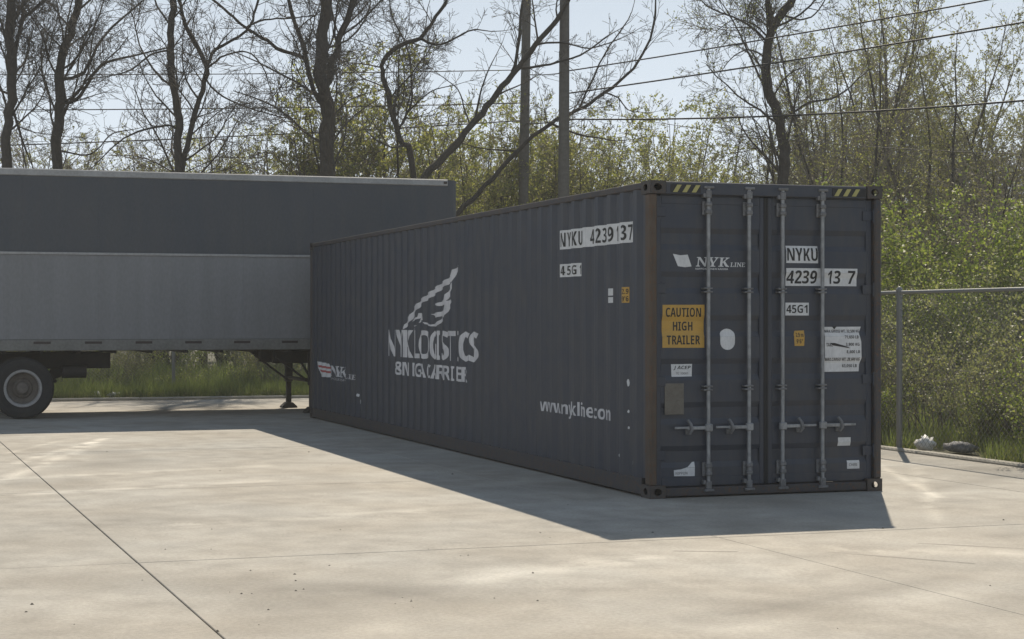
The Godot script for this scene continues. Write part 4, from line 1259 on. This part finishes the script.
# a young tree of the wood: h tall, with leaves
func wood_tree(called: String, label: String, h: float, spread: float, stems: int, dens: float, leaves: float, llen: float, cols: Array, twig: Material, start := 0.25) -> Node3D:
	var t := thing(called, label, "tree")
	leaf_geo = Geo.new()
	leaf_geo.colored = true
	leaf_per_m = leaves
	leaf_len = llen
	leaf_cols = cols
	twig_min = 0.006
	var crown := Geo.new()
	var trunk := Geo.new()
	for s in stems:
		var d := (Vector3.UP + Vector3(rng.randf_range(-1, 1), 0, rng.randf_range(-1, 1)) * (0.05 if stems == 1 else spread * 0.14)).normalized()
		var hh := h * rng.randf_range(0.8, 1.0) if s else h
		var p := Vector3(rng.randf_range(-0.15, 0.15), -0.1, rng.randf_range(-0.15, 0.15)) * (1.0 if stems > 1 else 0.0) + Vector3(0, -0.1, 0)
		var r := 0.011 * hh + 0.015
		if stems > 2:
			r *= 0.7
		var pts := PackedVector3Array([p])
		var rad := PackedFloat32Array([r * 1.3])
		var n := 10
		for k in n:
			d = (d + rand_dir() * 0.12 + Vector3(0, 0.05, 0)).normalized()
			p += d * hh / n
			pts.append(p)
			rad.append(lerpf(r, 0.008, float(k + 1) / n))
		trunk.tube(pts, rad, 7)
		for k in n:
			var f := float(k) / n
			if f < start:
				continue
			var cnt := hh / n * dens
			for j in int(cnt) + (1 if rng.randf() < cnt - int(cnt) else 0):
				var bl := spread * rng.randf_range(0.5, 1.0) * (1.15 - 0.7 * f)
				branch(crown, pts[k].lerp(pts[k + 1], rng.randf()), (off_axis(Vector3.UP, rng.randf_range(0.6, 1.25))).normalized(), bl, clampf(rad[k] * 0.4, 0.008, 0.03), 2, 0.10, 0.22, dens * 0.55)
	part(t, "trunk", trunk, M.bark)
	part(t, "crown", crown, twig)
	if leaf_geo.v.size():
		part(t, "foliage", leaf_geo, M.leaf)
	leaf_per_m = 0.0
	return t

# a shrub of many stems
func shrub(called: String, label: String, h: float, spread: float, stems: int, leaves: float, llen: float, cols: Array) -> Node3D:
	var t := thing(called, label, "shrub")
	leaf_geo = Geo.new()
	leaf_geo.colored = true
	leaf_per_m = leaves
	leaf_len = llen
	leaf_cols = cols
	twig_min = 0.003
	var g := Geo.new()
	for s in stems:
		var a := rng.randf() * TAU
		var d := (Vector3.UP + Vector3(cos(a), 0, sin(a)) * rng.randf_range(0.03, 0.45 if h > 3.0 else 0.75)).normalized()
		branch(g, Vector3(cos(a), -0.05, sin(a)) * Vector3(spread, 1, spread) * rng.randf() * 0.5, d, h * rng.randf_range(0.5, 1.0), 0.012, 2, 0.02, 0.16, 3.4)
	part(t, "stem", g, M.grey_twig)
	part(t, "foliage", leaf_geo, M.leaf)
	leaf_per_m = 0.0
	return t

var SPRING := [Color(0.338, 0.333, 0.121), Color(0.270, 0.282, 0.107), Color(0.377, 0.346, 0.167), Color(0.230, 0.244, 0.107)]
var OLIVE := [Color(0.248, 0.241, 0.116), Color(0.207, 0.207, 0.102), Color(0.275, 0.254, 0.138)]
var FRESH := [Color(0.244, 0.282, 0.088), Color(0.188, 0.231, 0.069), Color(0.288, 0.302, 0.126), Color(0.143, 0.182, 0.063)]
var DULL := [Color(0.252, 0.255, 0.148), Color(0.299, 0.286, 0.173), Color(0.213, 0.229, 0.128)]

# where a viewer's line at lateral l (metres right of the view axis) and distance d stands on the ground
func spot(l: float, d: float) -> Vector3:
	return Vector3(-6.523 + 0.9606 * l + 0.2781 * d, 0, 12.743 + 0.2781 * l - 0.9606 * d)

func build_trees() -> void:
	var names := [
		"tall bare tree with a straight dark trunk, last of the row behind the trailer",
		"bare tree with a bent trunk and drooping twigs behind the trailer's wheels",
		"bare tree forked low into two thin stems behind the trailer",
		"thickest bare tree, its trunk splitting into three above the trailer",
		"bare tree with a crooked hooked stem beside the trailer's nose",
		"bare tree leaning over towards the two utility poles",
		"low slanting bare tree with its branches passing behind the utility poles",
		"tall bare tree with a curved dark trunk rising behind the container doors"]
	for k in BARE_TREES.size():
		bare_tree(BARE_TREES[k][0], BARE_TREES[k][1], names[k], [3.6, 3.4, 3.3, 3.1, 3.9, 3.4, 4.2, 3.2][k], 2.6 if k == 7 else (0.35 if k > 3 else 0.0))
	# kinds of the wood behind
	var looks := ["young tree with bright yellow-green spring leaves", "bushy olive tree with small dull leaves", "slender upright tree with tiny pale leaves", "tangled grey twiggy tree almost without leaves", "tall tree with dense olive spring foliage"]
	var kinds := []
	kinds.append(wood_tree("leafing_tree", looks[0], 7.6, 2.4, 3, 5.2, 24.0, 0.08, SPRING, M.grey_twig, 0.12))
	kinds.append(wood_tree("leafing_tree", looks[1], 6.8, 2.3, 4, 5.0, 20.0, 0.075, OLIVE, M.grey_twig, 0.08))
	kinds.append(wood_tree("leafing_tree", looks[2], 11.5, 2.0, 4, 5.0, 9.0, 0.055, SPRING, M.grey_twig, 0.15))
	kinds.append(wood_tree("leafing_tree", looks[3], 7.4, 2.3, 6, 4.6, 4.0, 0.065, OLIVE, M.grey_twig, 0.08))
	kinds.append(wood_tree("leafing_tree", looks[4], 13.0, 3.4, 2, 5.0, 13.0, 0.085, OLIVE, M.grey_twig, 0.12))
	var groups := ["yellow-green trees of the wood", "olive trees of the wood", "slender trees of the wood", "grey twiggy trees of the wood", "tall olive trees of the wood"]
	var spots := []     # kind, lateral, distance, scale
	# low grey and olive thicket behind the trailer
	for k in 15:
		var l := -15.0 + 1.35 * k + rng.randf_range(-0.5, 0.5)
		spots.append([3 if l < -2.5 or k % 2 else 1, l, 46.0 + rng.randf_range(-2, 4), rng.randf_range(0.92, 1.2)])
	for k in 10:
		var l := -18.0 + 2.6 * k + rng.randf_range(-0.6, 0.6)
		spots.append([[3, 1, 0][k % 3], l, 57.0 + rng.randf_range(-3, 6), rng.randf_range(1.05, 1.3)])
	# green middle
	for a: Array in [[0, -2.2, 46, 0.95], [0, 0.2, 44.5, 1.22], [0, 1.6, 45, 1.3], [0, -3.4, 47, 0.85], [0, 2.8, 44.5, 1.0], [0, 6.4, 45, 0.86], [0, 9.4, 45.5, 0.8], [0, -6.4, 50, 0.85], [0, -9.0, 52, 0.9], [1, 2.6, 48, 1.15], [0, 4.6, 46, 1.05], [1, 6.2, 47, 1.05], [0, 7.6, 49, 1.05], [1, 9.0, 47, 1.0], [0, 10.4, 50, 1.1], [1, 11.6, 48, 1.05], [0, 5.6, 55, 1.25], [1, 8.2, 57, 1.3], [0, 12.2, 56, 1.25], [1, 3.4, 56, 1.35], [1, 5.0, 50, 1.15], [3, 7.0, 51, 1.2], [1, 10.2, 45, 0.95], [0, -5.0, 52, 1.0]]:
		spots.append([a[0], a[1], float(a[2]), a[3]])
	# slender ones and taller olive wood on the right
	for a: Array in [[2, 12.6, 46, 0.85], [2, 13.8, 43, 1.0], [2, 14.9, 47, 1.05], [2, 15.8, 42, 0.95], [2, 16.6, 49, 1.1], [2, 11.2, 50, 0.8], [3, 13.0, 44, 0.9], [3, 15.2, 45, 0.95], [1, 12.8, 42, 0.8], [1, 14.4, 41, 0.78], [0, 13.6, 52, 1.0], [1, 16.0, 53, 1.1],
			[1, 13.4, 37, 0.72], [3, 14.4, 36, 0.8], [4, 18.2, 48, 0.8], [4, 20.0, 46, 0.9], [4, 22.4, 50, 1.0], [4, 18.8, 42, 0.7], [3, 15.2, 36, 0.9], [3, 13.6, 33, 0.75], [1, 15.2, 33, 0.6], [3, 13.0, 31, 0.6], [4, 19.6, 57, 1.1], [4, 23.8, 58, 1.1], [2, 17.2, 56, 1.15], [4, 21.8, 39, 0.8], [3, 17.8, 38, 0.95], [0, 16.2, 42, 0.85], [4, 17.4, 54, 0.95], [3, 18.6, 35, 0.8]]:
		spots.append([a[0], a[1], float(a[2]), a[3]])
	var used := {}
	for s: Array in spots:
		var k: int = s[0]
		var at := spot(s[1], s[2]) + Vector3(0, -0.05, 0)
		if not used.has(k):
			used[k] = true
			kinds[k].position = at
			kinds[k].scale = Vector3.ONE * s[3]
			kinds[k].rotation.y = rng.randf() * TAU
			name_it(kinds[k], looks[k], groups[k], tree_zone(s[1]))
		else:
			name_it(copy(kinds[k], at, rng.randf() * TAU, s[3] * rng.randf_range(0.95, 1.05)), looks[k], groups[k], tree_zone(s[1]))

func tree_zone(l: float) -> String:
	return "in the thicket behind the trailer" if l < -0.5 else ("behind the utility poles" if l < 9.0 else "past the right-hand fence")

func name_it(o: Node3D, look: String, group: String, zone: String) -> void:
	o.set_meta("label", look + " " + zone)
	o.set_meta("group", group + " " + zone)

func build_shrubs() -> void:
	var kinds := []
	var looks := ["tall shrub of bright fresh green leaves", "dull olive shrub with tangled stems", "low weedy shrub with small green leaves"]
	kinds.append(shrub("leafy_shrub", looks[0], 3.2, 0.4, 11, 26.0, 0.055, FRESH))
	kinds.append(shrub("leafy_shrub", looks[1], 2.2, 0.9, 17, 24.0, 0.05, DULL))
	kinds.append(shrub("leafy_shrub", looks[2], 1.0, 0.5, 30, 60.0, 0.04, FRESH))
	var groups := ["bright shrubs", "dull shrubs", "low weedy shrubs"]
	var spots := []
	# right-hand fence: the tangle behind it, with taller bright shrubs standing out of it
	for k in 17:
		var z := -16.0 + 1.15 * k
		spots.append([1, Vector3(7.0 + rng.randf_range(-0.4, 0.8), 0, z + rng.randf_range(-0.3, 0.3)), rng.randf_range(0.6, 0.95)])
	for k in 8:
		spots.append([1, Vector3(9.6 + rng.randf_range(-0.6, 1.2), 0, -16.0 + 2.4 * k), rng.randf_range(0.9, 1.2)])
	for a: Array in [[9.6, 26.6, 1.2], [11.05, 27.0, 1.15], [11.7, 26.2, 0.75], [10.4, 31.0, 1.0], [9.9, 25.0, 0.7]]:
		spots.append([0, spot(a[0], a[1]), a[2]])
	for k in 24:
		var zz := -15.5 + 0.8 * k + rng.randf_range(-0.3, 0.3)
		spots.append([2, Vector3((6.65 if absf(zz + 3.4) < 1.1 else 6.1) + rng.randf_range(-0.2, 0.6), 0, zz), rng.randf_range(0.5, 1.15)])
	# behind the trailer
	for k in 16:
		spots.append([1 if k % 4 == 0 else 2, Vector3(-8.5 + 0.85 * k + rng.randf_range(-0.3, 0.3), 0, -20.4 - rng.randf_range(0.0, 1.6)), rng.randf_range(0.55, 0.95)])
	for k in 9:
		spots.append([k % 2, Vector3(-9.0 + 1.5 * k, 0, -23.6 - rng.randf_range(0.0, 2.0)), rng.randf_range(0.8, 1.1)])
	var used := {}
	for s: Array in spots:
		var k: int = s[0]
		if not used.has(k):
			used[k] = true
			kinds[k].position = s[1]
			kinds[k].scale = Vector3.ONE * s[2]
			name_it(kinds[k], looks[k], groups[k], shrub_zone(s[1]))
		else:
			name_it(copy(kinds[k], s[1], rng.randf() * TAU, s[2]), looks[k], groups[k], shrub_zone(s[1]))

func shrub_zone(p: Vector3) -> String:
	if p.z < -19.0:
		return "close behind the back fence" if p.z > -22.5 else "in the second row behind the back fence"
	return "at the foot of the right-hand fence" if p.x < 6.6 else ("just behind the right-hand fence" if p.x < 8.0 else "well behind the right-hand fence")

func build_grass() -> void:
	var g := Geo.new()
	g.colored = true
	for k in 16:
		var a := rng.randf() * TAU
		var p := Vector3(cos(a), 0, sin(a)) * rng.randf() * 0.10
		var lean := Vector3(cos(a + rng.randf_range(-1, 1)), 0, sin(a + rng.randf_range(-1, 1))) * rng.randf_range(0.05, 0.22)
		var h := rng.randf_range(0.14, 0.36)
		var w := Vector3(-sin(a), 0, cos(a)) * rng.randf_range(0.004, 0.008)
		g.tint = [Color(0.22, 0.25, 0.11), Color(0.28, 0.30, 0.14), Color(0.36, 0.33, 0.20), Color(0.18, 0.21, 0.09)][k % 4]
		var m := p + Vector3(0, h * 0.6, 0) + lean * 0.4
		var e := p + Vector3(0, h, 0) + lean
		var nn := Vector3(cos(a), 0.3, sin(a)).normalized()
		g.quad(p - w, p + w, m + w * 0.8, m - w * 0.8, nn)
		g.tri(m - w * 0.8, m + w * 0.8, e, nn)
	var me := g.mesh()
	var nz := noise(5, 0.11, 3)
	var mm := MultiMesh.new()
	mm.transform_format = MultiMesh.TRANSFORM_3D
	mm.mesh = me
	var list: Array[Transform3D] = []
	for k in 12000:
		var p: Vector3
		var sc := rng.randf_range(0.6, 1.4)
		if k < 7600:
			var q := pow(rng.randf(), 1.5)
			p = Vector3(rng.randf_range(-12.0, 5.6), 0, -18.62 - 6.0 * q)
			sc *= 0.75 + 0.9 * q
		elif k < 10200:
			p = Vector3(5.56 + 1.6 * rng.randf(), 0, rng.randf_range(-17.5, 6.0))
			sc *= 0.7
		else:
			p = Vector3(rng.randf_range(7.0, 14.0), 0, rng.randf_range(-20, 6.0))
		if Vector2(p.x - 5.8, p.z + 3.4).length() < 0.75:      # a bare patch round the litter
			continue
		p.y = verge(p.x, p.z, nz) - 0.01
		list.append(Transform3D(Basis(Vector3.UP, rng.randf() * TAU).scaled(Vector3(sc, sc * rng.randf_range(0.8, 1.3), sc)), p))
	mm.instance_count = list.size()
	for k in list.size():
		mm.set_instance_transform(k, list[k])
	var o := MultiMeshInstance3D.new()
	o.name = "grass"
	o.multimesh = mm
	o.material_override = M.grass
	add_child(o)
	tag(o, "rough green grass along the edge of the concrete", "grass", "", "stuff")

# ---------------------------------------------------------------- poles and cables
func pole(at: Vector3, lean: Vector3, h: float, label: String) -> void:
	var p := thing("utility_pole", label, "utility pole", at)
	var g := Geo.new()
	g.tube(PackedVector3Array([Vector3(0, -0.3, 0), lean * 0.5 + Vector3(0, h * 0.5, 0), lean + Vector3(0, h, 0)]), PackedFloat32Array([0.165, 0.14, 0.115]), 18, true)
	part(p, "shaft", g, M.pole)
	var a := Geo.new()
	a.box(lean + Vector3(-1.2, h - 0.55, -0.05), lean + Vector3(1.2, h - 0.43, 0.05), 0.01)
	part(p, "crossarm", a, M.pole)
	for x: float in [-1.1, -0.4, 0.4, 1.1]:
		var i := Geo.new()
		i.lathe(lean + Vector3(x, h - 0.43, 0), Vector3.UP, [Vector2(0.02, 0), Vector2(0.05, 0.05), Vector2(0.03, 0.08), Vector2(0.045, 0.12), Vector2(0.0, 0.15)], 12)
		part(p, "insulator", i, M.ceramic)

func cable(a: Vector3, b: Vector3, sag: float, r: float, label: String) -> void:
	var g := Geo.new()
	var pts := PackedVector3Array()
	var rad := PackedFloat32Array()
	for k in 33:
		var t := k / 32.0
		pts.append(a.lerp(b, t) - Vector3(0, 4.0 * sag * t * (1.0 - t), 0))
		rad.append(r)
	g.tube(pts, rad, 6, true)
	tag(part(self, "overhead_cable", g, M.cable), label, "cable")

func build_lines() -> void:
	var P1 := Vector3(10.36, 0, -28.17)
	var P2 := Vector3(9.88, 0, -24.15)
	var P3 := Vector3(22.2, 0, 5.4)
	var P0 := Vector3(-24.0, 0, -38.2)
	pole(P1, Vector3(0.22, 0, 0), 12.2, "weathered grey utility pole, the farther of the pair behind the container")
	pole(P2, Vector3(0.06, 0, 0), 12.0, "weathered grey utility pole, the nearer of the pair behind the container")
	pole(P3, Vector3.ZERO, 12.0, "weathered grey utility pole beyond the shrubs past the right-hand fence")
	pole(P0, Vector3.ZERO, 12.0, "weathered grey utility pole far along the row of bare trees")
	var e := Vector3(0.15, 0, 0.1)
	cable(P2 + Vector3(0.16, 8.06, 0), P3 + Vector3(0, 8.75, 0) - e, 0.30, 0.018, "topmost black cable running from the nearer pole over the container")
	cable(P2 + Vector3(0.16, 7.48, 0), P3 + Vector3(0, 8.15, 0) - e, 0.28, 0.020, "middle black cable running from the nearer pole over the container")
	cable(P2 + Vector3(0.16, 6.81, 0), P3 + Vector3(0, 6.50, 0) - e, 0.80, 0.022, "lowest black cable running from the nearer pole over the container")
	cable(P2 + Vector3(0.16, 7.15, 0), P3 + Vector3(0, 5.2, 0) - e, 1.6, 0.007, "thin slack black wire below the cables over the container")
	cable(P1 + Vector3(0.0, 8.72, 0), P0 + Vector3(0, 9.0, 0), 0.25, 0.014, "topmost black cable strung behind the bare trees")
	cable(P1 + Vector3(0.0, 7.78, 0), P0 + Vector3(0, 7.9, 0), 0.25, 0.016, "middle black cable strung behind the bare trees")
	cable(P1 + Vector3(0.0, 7.28, 0), P0 + Vector3(0, 6.4, 0), 0.35, 0.018, "lowest black cable strung behind the bare trees")
	cable(P1 + Vector3(0.16, 8.60, 0), P2 + Vector3(0.0, 8.00, 0), 0.03, 0.016, "short black cable between the tops of the two poles")
	cable(P1 + Vector3(0.16, 7.20, 0), P2 + Vector3(0.0, 6.78, 0), 0.03, 0.016, "short black cable lower between the two poles")

# ---------------------------------------------------------------- litter and grit
func crumple(at: Vector3, size: Vector3, m: Material, called: String, label: String, category: String, rough: float) -> void:
	var g := Geo.new()
	var nz := noise(rng.randi() % 1000, 1.1, 3)
	var rows := 9
	var cols := 14
	for j in rows + 1:
		for i in cols + 1:
			var a := TAU * (i % cols) / cols
			var b := PI * j / rows
			var d := Vector3(sin(b) * cos(a), cos(b), sin(b) * sin(a))
			var k := 1.0 + rough * nz.get_noise_3d(d.x * 2, d.y * 2, d.z * 2)
			g.vert(Vector3(d.x * size.x * k, maxf(0.0, size.y * (0.8 + d.y * k)), d.z * size.z * k), d)
	for j in rows:
		for i in cols:
			var k := j * (cols + 1) + i
			g.i.append_array([k, k + cols + 1, k + 1, k + 1, k + cols + 1, k + cols + 2])
	var o := part(self, called, g, m)
	o.position = at
	tag(o, label, category)

func build_litter() -> void:
	crumple(Vector3(5.74, 0.0, -3.82), Vector3(0.11, 0.09, 0.12), M.paper, "plastic_bag", "crumpled white plastic bag at the foot of the right-hand fence", "bag", 0.9)
	crumple(Vector3(5.98, 0.0, -3.45), Vector3(0.17, 0.07, 0.22), M.stone, "rock", "pale grey rock beside the crumpled white bag", "rock", 0.6)
	crumple(Vector3(-2.72, 0.0, -18.80), Vector3(0.06, 0.09, 0.06), M.paper, "paper_scrap", "small upright white scrap of litter by the back kerb", "litter", 0.9)
	crumple(Vector3(-2.36, 0.0, -18.90), Vector3(0.12, 0.08, 0.08), M.paper, "paper_scrap", "wider crumpled white scrap of litter by the back kerb", "litter", 1.2)
	# dark crumbs scattered over the pad
	var s := Geo.new()
	for k in 100:
		var p := Vector3(rng.randf_range(-8.5, 4.5), 0.0, rng.randf_range(-7.5, 7.0))
		if k % 3 == 0:
			p = Vector3(-4.3 + rng.randfn() * 1.1, 0, 3.4 + rng.randfn() * 0.9)
		if p.x > -0.05 and p.z < 0.05:
			continue
		var r := rng.randf_range(0.004, 0.011) if k % 7 else rng.randf_range(0.011, 0.015)
		var rot := Basis(Vector3.UP, rng.randf() * TAU)
		var q := []
		for d: Vector3 in [Vector3(1, 0, 0), Vector3(-0.2, 0, 1), Vector3(-1, 0, -0.1), Vector3(0.1, 0, -0.9), Vector3(0.1, 0.7, 0)]:
			q.append(p + rot * (d * r * rng.randf_range(0.7, 1.2)))
		for j in 4:
			var a: Vector3 = q[j]
			var b: Vector3 = q[(j + 1) % 4]
			var nn := ((a + b) * 0.5 - p + Vector3(0, r, 0)).normalized()
			s.tri(a, b, q[4], nn)
	tag(part(self, "grit", s, M.grit), "dark crumbs of gravel scattered over the concrete", "grit", "", "stuff")

func _ready() -> void:
	rng.seed = 20240517
	# camera: standing eye height, lens a little off-centre as in a cropped picture
	var cam := Camera3D.new()
	cam.name = "camera"
	cam.position = Vector3(-6.523, 1.630, 12.743)
	cam.rotation = Vector3(0, -0.2818, 0)
	cam.near = 0.1
	cam.far = 900.0
	cam.projection = Camera3D.PROJECTION_FRUSTUM
	cam.size = 2.0 * 0.1 * 319.5 / 1548.57
	cam.frustum_offset = Vector2(0.1 * (512.0 - 350.0) / 1548.57, 0)
	cam.current = true
	add_child(cam)
	var env := Environment.new()
	var sky := Sky.new()
	var ps := ProceduralSkyMaterial.new()
	ps.sky_top_color = Color(0.45, 0.515, 0.60)
	ps.sky_horizon_color = Color(0.905, 0.945, 0.98)
	ps.sky_curve = 0.25
	ps.ground_bottom_color = Color(0.33, 0.32, 0.28)
	ps.ground_horizon_color = Color(0.62, 0.64, 0.62)
	ps.sun_angle_max = 5.0
	sky.sky_material = ps
	env.background_mode = Environment.BG_SKY
	env.sky = sky
	env.background_energy_multiplier = 0.95
	env.tonemap_mode = Environment.TONE_MAPPER_LINEAR
	env.tonemap_exposure = 1.3
	env.fog_enabled = true
	env.fog_density = 0.0012
	env.fog_light_color = Color(0.95, 0.95, 0.93)
	env.sdfgi_enabled = true
	env.ssao_enabled = true
	env.ssil_enabled = true
	var we := WorldEnvironment.new()
	we.name = "world_environment"
	we.environment = env
	add_child(we)
	var sun := DirectionalLight3D.new()
	sun.name = "sun"
	sun.light_energy = 1.6
	sun.light_color = Color(1.0, 0.95, 0.87)
	sun.light_angular_distance = 0.55
	sun.shadow_enabled = true
	sun.sky_mode = DirectionalLight3D.SKY_MODE_LIGHT_ONLY
	add_child(sun)
	sun.look_at_from_position(Vector3.ZERO, Vector3(-1.5, -2.896, 2.3), Vector3.UP)

	sans_bold = SystemFont.new()
	sans_bold.font_names = PackedStringArray(["Droid Sans"])
	sans_bold.font_weight = 700
	sans = SystemFont.new()
	sans.font_names = PackedStringArray(["Droid Sans"])
	serif_bold = SystemFont.new()
	serif_bold.font_names = PackedStringArray(["Droid Serif"])
	serif_bold.font_weight = 700

	make_materials()
	build_ground()
	build_container()
	build_trailer()
	build_fence("long chain-link fence standing along the right edge of the concrete", Vector3(5.52, 0, -20.0), Vector3(5.52, 0, 14.0), 1.97, 0.72)
	build_fence("chain-link fence running behind the trailer beyond the grass", Vector3(-24.0, 0, -20.05), Vector3(5.48, 0, -20.05), 1.98, 1.7)
	build_lines()
	build_trees()
	build_shrubs()
	build_grass()
	build_litter()
	for o in find_children("*", "GeometryInstance3D", true, false):
		o.cast_shadow = GeometryInstance3D.SHADOW_CASTING_SETTING_DOUBLE_SIDED
